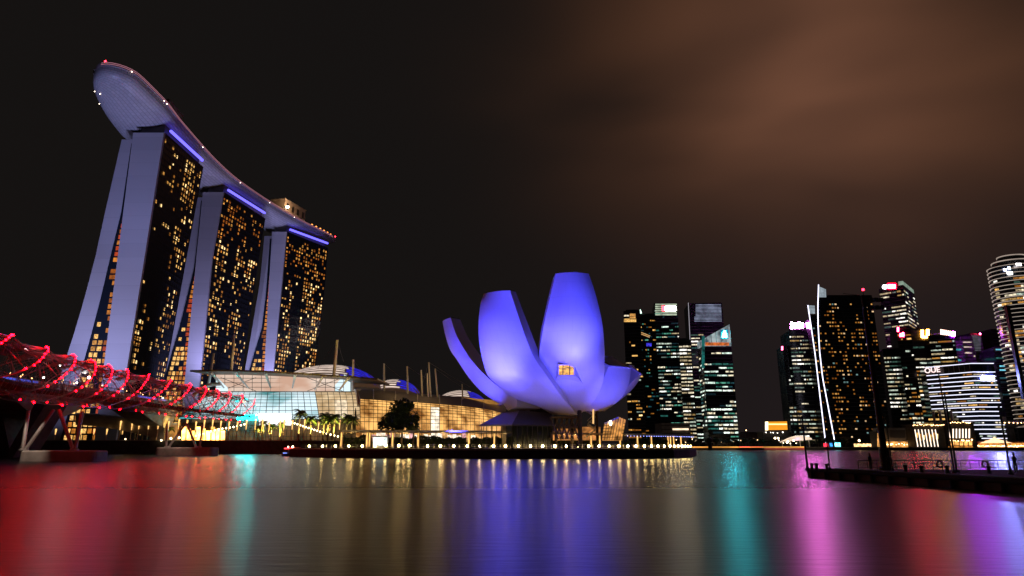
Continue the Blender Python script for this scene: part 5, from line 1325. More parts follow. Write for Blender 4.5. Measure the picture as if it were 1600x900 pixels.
ring = [cc_ + dd * rad * math.cos(k * math.pi / 8) + Vector((0, 0, rad * math.sin(k * math.pi / 8))) for k in range(16)]
b.add(ring + [p - T['n'] * .8 for p in ring], [tuple(range(16)), tuple(range(31, 15, -1))] + [(k, (k + 1) % 16, 16 + (k + 1) % 16, 16 + k) for k in range(16)]); b.build('sign_disc', SG('white disc', (1, 1, 1), 10.799999999999999), T['t'])
REDS = SG('red letters', (1, .02, .07), 126.0)
for x0, x1 in ((1387, 1390), (1390.6, 1393), (1393.6, 1396), (1396.6, 1399)): sign(T, x0, x1, 444.6, 450.5, REDS, 'sign_letter', 1.0, .6)
sign(T, 1386.5, 1400, 442.5, 452, emit('red sign glow', (1, .002, .014), 16), 'sign_glow', .4, .4)  # glowing panel added behind the letters to spread their red glow
city_tower('lower dark office block at the foot of the bright disc tower', (1379, 640), (1403, 636), 548, 34, dict(mats=OFFICE, w=[3, 4, 3, 2, 3, 2, 0], lo=.25, hi=.8, thr=.45, run=(1, 4)), seed=16)
T = city_tower('dark tower carrying two small red signs on its upper corner', (1400, 622), (1422, 618), 513, 30, dict(mats=OFFICE + WARM, w=[2, 3, 3, 1, 2, 2, 0, 1, 1, 0, 1], lo=.2, hi=.6, thr=.48, run=(1, 2)), seed=17)
sign(T, 1402, 1404.5, 511.5, 518, REDS, 'sign_letter', .9); 
for x0, x1, y0, y1 in ((1406, 1409, 521, 526), (1409.6, 1412.5, 519.5, 523), (1410, 1412.5, 523.6, 526)): sign(T, x0, x1, y0, y1, REDS, 'sign_letter', .9)
T = city_tower('dark brown tower with a big amber letter on top', (1421, 650), (1452, 645), 516, 30, dict(mats=OFFICE + WARM, w=[2, 2, 4, 1, 2, 1, 1, 2, 2, 0, 1], lo=.3, hi=.85, thr=.42, run=(1, 5), wh=.5, top=14), seed=18, body='darkconc')
UA = SG('amber letter', (1, .42, .05), 50.4)
for x0, x1, y0, y1 in ((1439, 1443, 515.5, 527), (1447.5, 1452, 514.5, 524.5), (1441, 1449, 525, 528.2)): sign(T, x0, x1, y0, y1, UA, 'sign_letter', .9)
T = city_tower('office tower with white bars and a purple emblem along its roof edge', (1450, 642), (1490, 632), 524, 34, dict(mats=OFFICE + WARM, w=[3, 2, 4, 3, 2, 1, 1, 2, 1, 0, 1], lo=.25, hi=.85, thr=.44, run=(2, 5), wh=.5), seed=19)
for k in range(6): sign(T, 1469.5 + k * 2.9, 1471.2 + k * 2.9, 514.5 + k * .5, 522.5 + k * .4, SG('sign bar', (1, .55, .45), 5), 'sign_letter', .9)
sign(T, 1487.4, 1492, 518, 525.5, SG('purple emblem', (.5, .02, 1), 819.0), 'emblem', .9)
T = city_tower('tower with teal lit floors behind the striped office block', (1484, 690), (1504, 690), 532, 30, dict(mats=GREEN, lo=.1, hi=.4, thr=.5, run=(2, 4)), seed=20, body='concrete')
for y in (545, 561.5): sign(T, 1487, 1502, y, y + 2.6, emit('teal floor', (.05, .50, .48), .7, .5, .3), 'lit_floor', .4, .3)
T = city_tower('pale tower with curved white light lines near its top', (1500, 715), (1519, 712), 526, 30, dict(mats=OFFICE, lo=.08, hi=.3, thr=.5), seed=21, body='concrete')
for y in (534, 541.5, 551): sign(T, 1502, 1518.5, y, y + 1.3, emit('white line', (1, .8, .65), .8, .4, .3), 'light_line', .5, .4)
T = city_tower('small louvred grey block on the skyline with a red corner light', (1517, 735), (1533, 735), 523, 26, dict(mats=OFFICE, lo=0, hi=.0), seed=22, body='concrete')
b = MB()
for k in range(10): b.slab(*on_face(T, 1518, 1532.5, 524.5 + k * 2.5, 525.5 + k * 2.5, .4), .3)
b.build('louvre', emit('grey louvre light', (.30, .30, .36), .35, .4, .3), T['t'])
MB().ball(AY(1531.5, 521.5, 735), 1.0, 6, 5).build('warning_light', REDS, T['t'])
T = city_tower('dark tower with cyan lit floors left of the banded round tower', (1553, 640), (1584, 636), 545, 34, dict(mats=GREEN, w=[2, 2, 2, 1, 3, 1, 3], lo=.1, hi=.5, thr=.5, run=(2, 5)), seed=23)
for y, s in ((545, .5), (571, .8), (577, 1.0)): sign(T, 1556 + (y > 570) * 6, 1582, y, y + 2.2, emit('cyan floor', (.20, .75, .95), s, .5, .3), 'lit_floor', .4, .3)
T = city_tower('unlit dark tower far behind the banded round tower', (1549, 760), (1580, 760), 516, 34, dict(mats=HOME, lo=.02, hi=.08), seed=24)
MB().ball(AY(1566, 541, 630), .9, 6, 5).build('warning_light', SG('amber beacon', (1, .4, .05), 5), T['t'])
# --- striped office block with white letters
A_, B2, C_ = (1445, 604), (1517, 572), (1552, 572)
zt = AY(1444.5, 574, 604).z
pA, pB, pC = [Vector((FX(x, Y, zt), Y, 0)) for x, Y in (A_, B2, C_)]
ob = thing('striped_office', (pA.x, pA.y, ZC), 'bent office block with bright white lines along every floor', 'office building')
bkA, bkC = pA + Vector((14, 30, 0)), pC + Vector((10, 30, 0)); zlo = AY(1458, 643, 604).z
fine = [(p.x, p.y) for p in (pA, pB, pC, bkC, bkA)]
MB().hexa(fine, zlo, zt).build('walls', M['glass'], ob)
pA2 = pA.lerp(pB, .56); MB().hexa([(p.x + o, p.y + .6) for p, o in ((pA2, 0), (pB, 0), (pC, -.5), (bkC, -1), (pA2 + Vector((10, 28, 0)), 0))], ZC, zlo - .01).build('lower_walls', M['glass2'], ob)
E_LINE = emit('white floor line', (.80, .80, 1), 1.5); q = []; rnd = random.Random(9)
nl = 18; dz = (zt - ZC - 4) / nl
for k in range(nl):
    z = zt - k * dz - .3
    if k == 1: continue
    if z > zlo - 1: P = [pA, pB, pC]
    else: P = [pA.lerp(pB, min(.95, .42 + .10 * (k - 11))), pB, pC.lerp(pB, .0 if k > 13 else .1)]
    pts = [Vector((p.x, p.y - .45, z)) for p in P]
    MB().tube(pts, .36, 4).build('floor_line', E_LINE, ob)
    for s0, s1 in ((P[0], P[1]), (P[1], P[2])):
        if k >= 2: fwindows(q, s0.copy(), s1.copy(), z - dz * .86, z - dz * .86 + 3.5, dict(mats=OFFICE + WARM, w=[3, 2, 4, 2, 3, 1, 1, 2, 2, 1, 2], fh=3.4, cw=2.6, lo=.18, hi=.75, thr=.5, run=(1, 4), wh=.42), rnd, 60 + k)
place_windows(ob, q, OFFICE + WARM)
b = MB()
for x in (1459, 1469, 1478, 1487): p = AY(x, 643, 604 - (x - 1445) * .44); b.tube([(p.x, p.y + 1, ZC), (p.x, p.y + 1, zlo)], 1.1, 8)
b.build('column', mat('rose column', (.50, .36, .32), .6), ob)
b = MB()
for k in range(9): p = pA.lerp(pB, (k + .6) / 9); b.tube([(p.x, p.y - .3, zt - dz * 1.9), (p.x, p.y - .3, zt - .4)], .18, 4)
b.build('parapet_post', M['steel'], ob)
dAB = (pB - pA).normalized(); th = math.atan2(dAB.y, dAB.x)
fc = bpy.data.curves.new('letters', 'FONT'); fc.body = 'OUE'; fc.size = 6.6; fc.extrude = .25; fc.offset = .09
fo = bpy.data.objects.new('tmp', fc); COL.objects.link(fo); bpy.context.view_layer.update()
fm = bpy.data.meshes.new_from_object(fo.evaluated_get(bpy.context.evaluated_depsgraph_get())); bpy.data.objects.remove(fo); bpy.data.curves.remove(fc)
fo = bpy.data.objects.new('sign_letters', fm); COL.objects.link(fo); fm.materials.clear(); fm.materials.append(SG('white letters', (1, .72, .70), 1.6)); fo.parent = ob
w0 = AY(1443.5, 583.4, 603); fo.location = Vector((w0.x, w0.y - 1.4, w0.z)) - ob.location; fo.rotation_euler = (R(90), 0, th)
Td = dict(t=ob, L=pB, R=pC, n=Vector((0, -1, 0)), d=Vector((1, 0, 0)))
for k in range(6): sign(Td, 1534.5 + k * 3.3, 1537 + k * 3.3, 587 + (k % 2), 592.5, SG('violet white sign', (.25, .28, 1), 576.0), 'sign_letter', 1.0)
sign(Td, 1533, 1555, 594.3, 596.3, emit('sign underline', (.8, .8, 1), 1.2, .6, .8), 'sign_line', .9)
# --- banded round tower at the right edge
zt = AY(1572, 409, 560).z; cx = FX(1592, 575, zt); cyy = 582; rad = cx - FX(1557, 575, zt)
rt = thing('round_tower', (cx, cyy, ZC), 'tall rounded tower with close white bands, tallest on the right', 'office tower')
def rring(r, n=28, squash=.85): return [(cx + r * math.cos(2 * math.pi * k / n), cyy + r * squash * math.sin(2 * math.pi * k / n)) for k in range(n)]
MB().hexa(rring(rad), ZC, zt).build('walls', M['glass'], rt)
z2 = AY(1572, 396, 570).z
MB().hexa(rring(rad * .8), zt + .003, (zt + z2) / 2).build('crown', M['rib'], rt); MB().hexa(rring(rad * .55), (zt + z2) / 2 + .003, z2).build('crown_top', M['rib'], rt)
E_BAND = emit('band light', (1, .80, .66), .40, .25, .08)
fh = 3.75; nb = int((zt - 20) / fh); q = []
for k in range(nb + 1):
    z = zt - k * fh
    o = rring(rad + .9); i_ = rring(rad + .1); b = MB()
    b.grid([[(x, y, z - .42) for x, y in i_], [(x, y, z - .42) for x, y in o], [(x, y, z) for x, y in o], [(x, y, z) for x, y in i_]], closed=True)
    b.build('floor_band', E_BAND, rt)
    if k > 3:
        for j in range(14, 28):
            if vnoise(j * .6, k * .35, 77) > .45 and rnd.random() < .8:
                (xa, ya), (xb, yb) = rring(rad + .15)[j], rring(rad + .15)[(j + 1) % 28]
                q.append(((xa, ya, z + .5), (xb, yb, z + .5), (xb, yb, z + 2.3), (xa, ya, z + 2.3), rnd.choices(range(11), [4, 2, 4, 3, 1, 1, 2, 2, 2, 0, 1])[0]))
place_windows(rt, q, OFFICE + WARM)
for zz, r_ in (((zt + z2) / 2, .8), (z2, .55)):
    o = rring(rad * r_ + .6); i_ = rring(rad * r_ + .02); b = MB(); b.grid([[(x, y, zz - .7) for x, y in i_], [(x, y, zz - .7) for x, y in o], [(x, y, zz + .2) for x, y in o], [(x, y, zz + .2) for x, y in i_]], closed=True); b.build('crown_band', E_BAND, rt)
for x, y, c, s, w_ in ((1558, 417.5, (.55, .60, 1), 16, 2.4), (1572, 416, (.6, .75, 1), 7, 2.2), (1573, 423.5, (1, 1, 1), 14, 4.6), (1592, 412.5, (1, .92, .95), 10, 4.4)):
    p = AY(x, y, 560); d0 = Vector((p.x - cx, p.y - cyy, 0)); p = Vector((cx, cyy, p.z)) + Vector((d0.x, d0.y, 0)).normalized() * (rad + 1.4)
    MB().box(p.x - w_ / 2, p.x + w_ / 2, p.y - .8, p.y - .2, p.z - 1.0, p.z + 1.2).build('crown_lamp', SG('crown lamp', c, s), rt)
p = AY(1571, 478, 556); MB().hexa([(p.x - 1.6, 553), (p.x + 1.6, 553), (p.x + 1.6, 556), (p.x - 1.6, 556)], ZC + 40, p.z).build('dark_fin', M['rib'], rt)

# ================================================================== WATERFRONT OF THE CITY SIDE
b = None
def lowbuild(label, x0, x1, yt, Y, dep, body, name='waterfront_building', cat='building'):
    zt = AY(x0, yt, Y).z; a, e = FX(x0, Y, zt), FX(x1, Y, zt); t = thing(name, (a, Y, ZC), label, cat)
    MB().box(a, e, Y, Y + dep, ZC, zt).build('walls', M[body], t); MB().box(a - .6, e + .6, Y - .8, Y + dep, zt + .003, zt + .6).build('roof', M['darkroof'], t)
    return dict(t=t, L=Vector((a, Y, 0)), R=Vector((e, Y, 0)), n=Vector((0, -1, 0)), d=Vector((1, 0, 0)), zt=zt)
AMB = emit('amber shop light', (1, .46, .12), 1.6, .7, .35); AMB2 = emit('amber bulb', (1, .55, .22), 14); COLW = emit('column light', (1, .80, .62), 2.4)
T = lowbuild('waterfront building with a row of leaning white light columns', 1428, 1474, 664, 562, 18, 'darkconc')
for k in range(7): 
    p, e = on_face(T, 1429.5 + k * 5.3, 1430, 671, 672, .7)[3], on_face(T, 1434.2 + k * 5.3, 1435, 698, 699, .7)[3]; MB().tube([p, e], .30, 6).build('light_column', COLW, T['t'])
    sign(T, 1431.5 + k * 5.2, 1434.5 + k * 5.2, 676 + (k * 7 % 5), 684 + (k * 5 % 7), WARM[k % 4], 'window', .2, .1)
def bulbs(T, x0, x1, y, n, r=.35, m=None, seed=1):
    rnd = random.Random(seed); b = MB()
    for k in range(n): b.ball(on_face(T, x0 + (x1 - x0) * (k + rnd.uniform(0, .6)) / n, 0, y + rnd.uniform(-1, 1), 0, 1.2)[3], r * rnd.uniform(.5, 1.2), 6, 4)
    tag(b.build('bulb_row', m or AMB2, T['t']))
bulbs(T, 1427, 1476, 664, 22)
T = lowbuild('waterfront building with short white columns above amber arches', 1480, 1521, 661, 560, 18, 'darkconc')
for k in range(7): sign(T, 1484 + k * 5, 1485.2 + k * 5.05, 670, 684.5, COLW, 'light_column', .6, .4)
for k in range(5): sign(T, 1486 + k * 7, 1491 + k * 7, 689, 696, AMB, 'arch_window', .3, .2)
sign(T, 1482, 1520, 697.5, 702, emit('amber ground', (1, .36, .06), .9, .8, .5), 'shop_light', .3, .2)
bulbs(T, 1483, 1518, 660, 16, seed=2); bulbs(T, 1484, 1522, 688, 9, .5, seed=3); bulbs(T, 1484, 1522, 701, 12, .3, seed=4)
T = lowbuild('low tan waterfront building with glowing amber ground floor', 1383, 1428, 669, 575, 20, 'concrete')
sign(T, 1391, 1414, 672, 684, M['darkroof'], 'upper_dark_slab', .2, .15); sign(T, 1384, 1427, 690, 699, emit('amber front', (1, .42, .10), .8, .9, .35), 'shop_light', .3, .2)  # upper piece is a flat dark slab on the wall, not a hollow
bulbs(T, 1385, 1426, 694, 9, .55, seed=5); bulbs(T, 1410, 1428, 701, 8, .3, emit('white bulb', (1, .9, .7), 8), 6)
T = lowbuild('narrow orange lit building edge beside the dark light mast', 1370, 1378, 675, 580, 12, 'darkconc'); sign(T, 1371, 1377, 677, 698, emit('orange edge', (1, .45, .12), .9, .8, .4), 'window', .3, .2)
# restaurant tents
def tent(x0, x1, yp, ye, Y, label):
    a, e = AY(x0, ye, Y), AY(x1, ye, Y); c = AY((x0 + x1) / 2, yp, Y + 6); t = thing('tent', (c.x, Y + 6, ZC), label, 'tent'); w = e.x - a.x; rows = []
    for k in range(9):
        f = k / 8; r_ = (1 - f) ** 1.5 * .5 + .012; z = a.z + (c.z - a.z) * f
        rows.append([(c.x - w * r_, Y + 6 - w * r_ * .55, z), (c.x, Y + 6 - w * r_ * .55, z - .001), (c.x + w * r_, Y + 6 - w * r_ * .55, z), (c.x + w * r_, Y + 6 + w * r_ * .55, z), (c.x - w * r_, Y + 6 + w * r_ * .55, z)])
    MB().grid(rows, closed=True).build('canopy', emit('lit tent cloth', (1, .62, .34), 1.7, .2, .3), t)
    b = MB()
    for x in (c.x - w * .48, c.x, c.x + w * .48): b.tube([(x, Y + 1, ZC), (x, Y + 1, a.z)], .15, 5)
    b.build('pole', M['paintwhite'], t); return t
tent(1535, 1572, 682.5, 692, 556, 'glowing peaked white tent of the waterfront restaurant')
T = lowbuild('long waterfront restaurant with amber lights at the right edge', 1528, 1640, 690.5, 566, 16, 'red')
sign(T, 1529, 1640, 692, 702, emit('restaurant glow', (1, .40, .08), .8, .9, .6), 'dining_light', .3, .2); bulbs(T, 1528, 1638, 697, 44, .45, seed=7); bulbs(T, 1528, 1638, 700.5, 30, .3, seed=8)
# disc shaped restaurant on a stem
zc_ = AY(1592, 661.5, 575).z; dcx = FX(1592, 575, zc_); dt = thing('disc_restaurant', (dcx, 592, ZC), 'disc shaped rooftop restaurant on a stem below the round tower', 'restaurant')
MB().lathe((dcx, 592, zc_), [(4, -4), (17, -1.4), (20, 0), (19.5, .8), (15, 2.0), (7, 2.6)], 28).build('disc', M['concrete'], dt); MB().lathe((dcx, 592, ZC), [(7, 0), (6, zc_ - ZC - 4)], 18).build('stem', M['concrete'], dt); MB().lathe((dcx - 5, 592, zc_ + 2.61), [(6, 0), (6, 3.6)], 18).build('top_room', M['concrete'], dt)
b = MB(); rnd = random.Random(2)
for k in range(40): a = 2 * math.pi * k / 40; b.ball((dcx + 19.8 * math.cos(a), 592 + 19.8 * math.sin(a), zc_ + .6 + rnd.uniform(-.5, .4)), .42, 6, 4)
b.build('bulb_ring', AMB2, dt)
# yellow screen, white membrane roof, small kiosks
T = lowbuild('dark low block carrying the big yellow screen', 1192, 1234, 675, 640, 14, 'darkconc')
sc_ = thing('lit_screen', (FX(1213, 634, 15), 634, T['zt']), 'big plain yellow lit screen on the far waterfront', 'screen')
MB().slab(*[AY(x, y, 634) for x, y in ((1195.5, 672.5), (1231, 671.8), (1230, 658), (1195.5, 658.5))], .8).build('frame', M['darksteel'], sc_)
MB().slab(*[AY(x, y, 633.7) for x, y in ((1200.5, 672), (1230.6, 671.5), (1229.6, 658.4), (1200.5, 658.8))], .25).build('panel', emit('yellow panel', (1, .36, .02), 1.0, .08, .1), sc_)
MB().slab(*[AY(x, y, 633.6) for x, y in ((1195.8, 672.3), (1200.2, 672.2), (1200.2, 658.8), (1195.8, 659))], .3).build('side_panel', emit('pale panel', (1, .85, .5), 3), sc_)
MB().slab(*[AY(x, y, 633.4) for x, y in ((1200.6, 663.8), (1229.6, 663.8), (1229.5, 662), (1200.6, 662))], .2).build('bright_line', emit('bright line', (1, .75, .25), 2.5), sc_)
b = MB()
for x in (1203, 1209, 1215, 1222): b.tube([AY(x, 678, 634), AY(x, 672, 634)], .25, 5)
b.build('leg', M['darksteel'], sc_)
T2 = dict(t=T['t'], L=Vector((0, 639, 0)), n=Vector((0, -1, 0))); bulbs(T2, 1196, 1226, 675.5, 5, .6, emit('cool lamp', (1, .9, .75), 9), 3)
mb = thing('membrane_roof', (FX(1243, 600, 8), 600, ZC), 'white lit lens shaped membrane roof on the far waterfront', 'canopy')
rows = []
for k in range(21):
    u = k / 20 * 2 - 1; xc = FX(1243 + 25 * u, 606, 12); w = 9 * math.sqrt(max(0, 1 - u * u)) + .1; h_ = 4.2 * (1 - u * u) + (1.2 * u)
    rows.append([(xc, 606 - w + w * j / 5, 8.4 + .9 * u + h_ * math.sin(j / 10 * math.pi) ) for j in range(11)])
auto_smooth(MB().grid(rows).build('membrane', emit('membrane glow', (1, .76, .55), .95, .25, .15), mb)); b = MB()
for x in (1222, 1235, 1250, 1264): p = AY(x, 690, 604); b.tube([(p.x, 604, ZC), (p.x, 604, 9.3)], .25, 6)
b.build('pole', M['paintwhite'], mb)
b = MB()
for x, y, r_ in ((1211, 684.5, 1.1), (1216, 684.5, .9), (1230, 691, 1.2), (1231.5, 690, .9), (1240, 688.5, .9), (1217, 688, .6), (1224, 692, .4), (1235, 693, .4), (1244, 692.5, .35)): b.ball(AY(x, y, 597), r_ * .8, 7, 5)
b.build('lamp', emit('membrane lamp', (1, .80, .50), 12), mb)
def kiosk(x0, x1, y0, y1, Y, m, label):
    a, e = FX(x0, Y, 5), FX(x1, Y, 5); z1 = AY(x0, y0, Y).z; t = thing('waterfront_kiosk', (a, Y, ZC), label, 'kiosk')
    MB().box(a, e, Y, Y + 5, ZC, z1).build('body', M['darkconc'], t); MB().box(a - .4, e + .4, Y - .6, Y + 5.3, z1 + .003, z1 + .3).build('roof', M['darkroof'], t)
    MB().quad((a + .15, Y - .05, ZC + .5), (e - .15, Y - .05, ZC + .5), (e - .15, Y - .05, z1 - .15), (a + .15, Y - .05, z1 - .15)).build('lit_front', m, t)
kiosk(1286.5, 1294, 692.5, 698, 600, emit('kiosk red', (1, .03, .06), 3, .5, .5), 'small red lit kiosk on the far quay')
kiosk(1296, 1301, 692, 697.5, 600, emit('kiosk blue', (.05, .35, .9), 1.4, .5, .5), 'small blue lit kiosk between the red and the cyan one')
kiosk(1304, 1313.5, 691.5, 697.5, 600, emit('kiosk cyan', (.2, .9, 1), 3.5, .5, .5), 'small cyan lit kiosk on the far quay')
kiosk(1334, 1366, 693, 698.5, 596, emit('kiosk gold', (1, .6, .25), 2.2, .8, .6), 'long golden lit kiosk left of the dark light mast')
t = thing('quay_lamp', AY(1342.5, 697, 596), 'bright orange lamp above the long golden kiosk', 'lamp'); p = AY(1342.5, 688.5, 596); MB().tube([(p.x, 596, ZC), p], .15, 6).build('post', M['darksteel'], t); MB().ball(p, .9, 8, 6).build('globe', emit('orange globe', (1, .6, .3), 14), t)
# made-up jetty, its glowing lines stand in for boat light trails
jt = thing('trail_jetty', (FX(1150, 612, 2), 612, 0), 'made-up low jetty, its amber streak standing in for a boat light trail', 'jetty')
P = [AY(x, 699.5, Y) for x, Y in ((1046, 622), (1140, 612), (1258, 600))]; b = MB()
for p, e in zip(P, P[1:]): b.hexa([(p.x, p.y), (e.x, e.y), (e.x, e.y + 7), (p.x, p.y + 7)], .4, 2.2)
b.build('deck', M['concrete'], jt); MB().tube([p + Vector((0, -.3, 2.6 - p.z)) for p in P], .45, 4).build('light_line', emit('amber trail', (1, .42, .08), 1.1, .4, .05), jt)
MB().tube([P[1].lerp(P[2], f) + Vector((0, -.4, 1.0 - P[1].lerp(P[2], f).z)) for f in (.25, .6, 1)], .28, 4).build('red_trail', emit('red trail', (1, .10, .08), .55, .4, .05), jt)
for k in range(24): q_ = along(P, 24)[k]; MB().tube([(q_.x, q_.y + .5, -1), (q_.x, q_.y + .5, .42)], .3, 6).build('pile', M['darkconc'], jt)
b = MB(); rnd = random.Random(8)
# street lamps of the esplanade behind, red tail lights
lampP = None
for x, y in ((1057, 688), (1071, 692), (1082, 687), (1090, 691), (1127, 692), (1118, 686.5), (1146, 690), (1158, 689), (1166, 673), (1178, 686), (1184, 688)):
    p = AY(x, y, 655)
    if lampP is None:
        lampP = thing('street_lamp', (0, 0, 0), '', 'street lamp'); MB().tube([(0, 0, -8), (0, 0, 0)], .16, 5).build('pole', M['darksteel'], lampP, local=True); MB().ball((0, 0, .4), .55, 7, 5).build('globe', emit('street globe', (1, .62, .30), 7), lampP, local=True); t = lampP
    else: t = copy_tree(lampP)
    t.location = p; t['label'] = 'small warm street lamp among the far esplanade trees'; t['group'] = 'street lamps on the far esplanade'
    k_ = [c for c in kids(t) if c.name.startswith('pole')][0]; k_.scale.z = (p.z - ZC) / 8
bx0 = FX(1166, 700, 5)
T = lowbuild('low brown block with an orange lamp at the end of the far esplanade', 1153, 1190, 676, 720, 14, 'concrete')
# passenger boats moored at the jetty
def cruiser(x, Y, c, s, label):
    X = FX(x, Y, 0); t = thing('passenger_boat', (X, Y, 0), label, 'boat'); b = MB(); rows = []
    for k in range(9):
        u = k / 4 - 1; w = 1.9 * (1 - abs(u) ** 3) ** .6 + .05; rows.append([(X + u * 7, Y - w, 1.2 + .5 * abs(u) ** 3), (X + u * 7, Y - w * .6, -.2), (X + u * 7, Y + w * .6, -.2), (X + u * 7, Y + w, 1.2 + .5 * abs(u) ** 3)])
    b.grid(rows); b.grid([[r_[0] for r_ in rows], [r_[-1] for r_ in rows]]); b.build('hull', M['navy'], t)
    MB().box(X - 4.6, X + 4.6, Y - 1.5, Y + 1.5, 1.21, 2.3).build('cabin', M['cloth2'], t); MB().box(X - 5, X + 5, Y - 1.8, Y + 1.8, 2.9, 3.1).build('roof', M['red'], t)
    b = MB()
    for k in range(5): b.tube([(X - 4.4 + k * 2.2, Y - 1.4, 2.3), (X - 4.4 + k * 2.2, Y - 1.4, 2.9)], .07, 4)
    b.build('roof_post', M['wood'], t); MB().box(X - 4.9, X + 4.9, Y - 1.95, Y - 1.82, 2.7, 2.95).build('light_strip', emit('cruiser strip', c, s), t)
cruiser(1163, 590, (1, .03, .06), 4, 'passenger boat with a red light strip on the far water'); cruiser(1182, 586, (1, .08, .05), 2.5, 'dimmer red lit passenger boat right of the brighter one')
# channel marker standing in the water
cm = AZ(1110, 703.2, 0); mk = thing('channel_marker', (cm.x, cm.y, 0), 'dark channel marker standing on a low float in the water', 'channel marker')
MB().hexa([(cm.x - 12, cm.y - 2), (cm.x + 11, cm.y - 2), (cm.x + 11, cm.y + 2), (cm.x - 12, cm.y + 2)], -.5, .7).build('float', M['darkconc'], mk); MB().lathe((cm.x, cm.y, .7), [(2.0, 0), (1.7, 6), (2.6, 6.5), (2.6, 9.5), (.4, 11)], 12).build('tower', M['darkconc'], mk); b = MB()
for s in (-10, 9): b.tube([(cm.x + s, cm.y - 1.5, .7), (cm.x + s, cm.y - 1.5, 1.9)], .3, 6)
b.build('bollard', M['darksteel'], mk)
# esplanade trees, one by one
rnd = random.Random(77)
for i, (x, yt, w) in enumerate([(1050, 686, 14), (1064, 685, 16), (1080, 684.5, 15), (1093, 685, 14), (1107, 683.5, 16), (1121, 684, 17), (1136, 683, 17), (1150, 684.5, 15), (1163, 684, 16), (1177, 683, 17), (1192, 684, 16), (1206, 687, 14), (1224, 689, 12), (1252, 688, 15), (1266, 686, 16), (1279, 685.5, 15), (1292, 685, 15), (1307, 686, 16), (1321, 685, 16), (1337, 687, 13), (1352, 688.5, 13), (1475, 687, 12), (1524, 688, 10)]):
    tree(x, 630 + (i % 4) * 4 if x < 1230 else 604 + (i % 3) * 3, ZC, yt, w, 'small dark round tree in the row along the far esplanade', 200 + i, 170, 1.1, 'dark trees along the far esplanade')

# ================================================================== PONTOON IN THE FOREGROUND
fp = thing('pontoon', (36, 62, 0), 'dark floating pontoon reaching in from the right foreground', 'pontoon')
e1, e2 = AZ(1262, 745.2, 0), AZ(1600, 771, 0); dv = (e2 - e1).normalized(); e3 = e2 + dv * 12
poly = [(e1.x, e1.y), (e2.x, e2.y), (e3.x, e3.y), (75, e3.y), (75, 71.5), (36.5, 74.5)]
b = MB().hexa(poly, -.6, .62); b.build('hull', mat('pontoon hull', (.13, .10, .09), .75, noise=.3, nscale=1.2, bump=.3), fp)
inn = [(p[0] + (.25 if i in (0, 1, 2) else 0), p[1]) for i, p in enumerate(poly)]
MB().hexa(inn, .62 + .002, .98).build('deck', mat('pontoon deck', (.06, .055, .05), .8, noise=.3, nscale=2), fp)
b = MB(); b.tube([(e1.x - .12, e1.y, .75), (e2.x - .12, e2.y, .75), (e3.x - .12, e3.y, .75)], .13, 6)
for k in range(16): p = e1.lerp(e3, (k + .5) / 16); b.tube([(p.x - .18, p.y, -.2), (p.x - .18, p.y, .66)], .16, 8)
b.build('fender', mat('rubber', (.025, .025, .025), .8), fp)
MB().tube([(e1.x + .9, e1.y - 4, 1.06), (e2.x + .9, e2.y, 1.06), (e3.x + .9, e3.y, 1.06)], .09, 6).build('kerb_rail', M['steel'], fp)
rl = thing('pontoon_railing', (37, 71.4, .98), 'dark steel railing along the back edge of the pontoon', 'railing'); b = MB(); b2 = MB()
x = 37.2
while x < 74: 
    b2.tube([(x, 71.3, .98), (x, 71.3, 2.0)], .035, 5); x += 1.0
for z in (1.3, 1.65, 2.02): b.tube([(37.2, 71.3, z), (74, 71.3, z)], .03 if z < 2 else .045, 5)
b.build('rail', M['darksteel'], rl); b2.build('post', M['darksteel'], rl)
bp_ = None
for i, (x, Y) in enumerate([(1269, 72.6), (1276, 72.6), (1292, 71), (1415, 66), (1440, 64), (1480, 64), (1545, 63)]):
    if bp_ is None: bp_ = thing('mooring_bollard', (0, 0, 0), '', 'bollard'); MB().lathe((0, 0, 0), [(.22, 0), (.22, .05), (.15, .1), (.15, .5), (.22, .55), (.22, .68), (.1, .72)], 10).build('post', M['darksteel'], bp_, local=True); t = bp_
    else: t = copy_tree(bp_)
    t.location = (FX(x, Y, 1.3), Y, .98); t['label'] = 'one of two stubby mooring bollards at the tip of the pontoon' if i < 2 else 'stubby mooring bollard along the pontoon railing'; t['group'] = 'bollards at the pontoon tip' if i < 2 else 'bollards along the pontoon railing'
fpl = None
def pole(x, Y, h, label, r=.10):
    t = thing('pole', (FX(x, Y, 1.5), Y, .98), label, 'pole'); X = FX(x, Y, 1.5)
    MB().tube([(X, Y, .98), (X, Y, .98 + h)], r, 8, r1=r * .6).build('shaft', M['darksteel'], t); MB().lathe((X, Y, .98), [(r * 2.4, 0), (r * 2.4, .06), (r * 1.2, .25)], 10).build('base_plate', M['darksteel'], t); MB().ball((X, Y, .98 + h + .08), r * 1.1, 8, 5).build('finial', M['darksteel'], t)
pole(1261, 73.2, 5.6, 'thin dark pole at the very tip of the pontoon', .13); pole(1296, 71.8, 7.5, 'thin dark pole at the start of the pontoon railing', .09); pole(1394, 68, 5.5, 'thin dark pole right of the thick light mast', .07)
pole(1490, 64, 9.5, 'taller pole of the close pair near the middle of the pontoon', .09); pole(1494, 66, 7.6, 'shorter pole of the close pair near the middle of the pontoon', .11); pole(1578, 61, 6, 'thin dark pole beside the standing person at the right', .10)
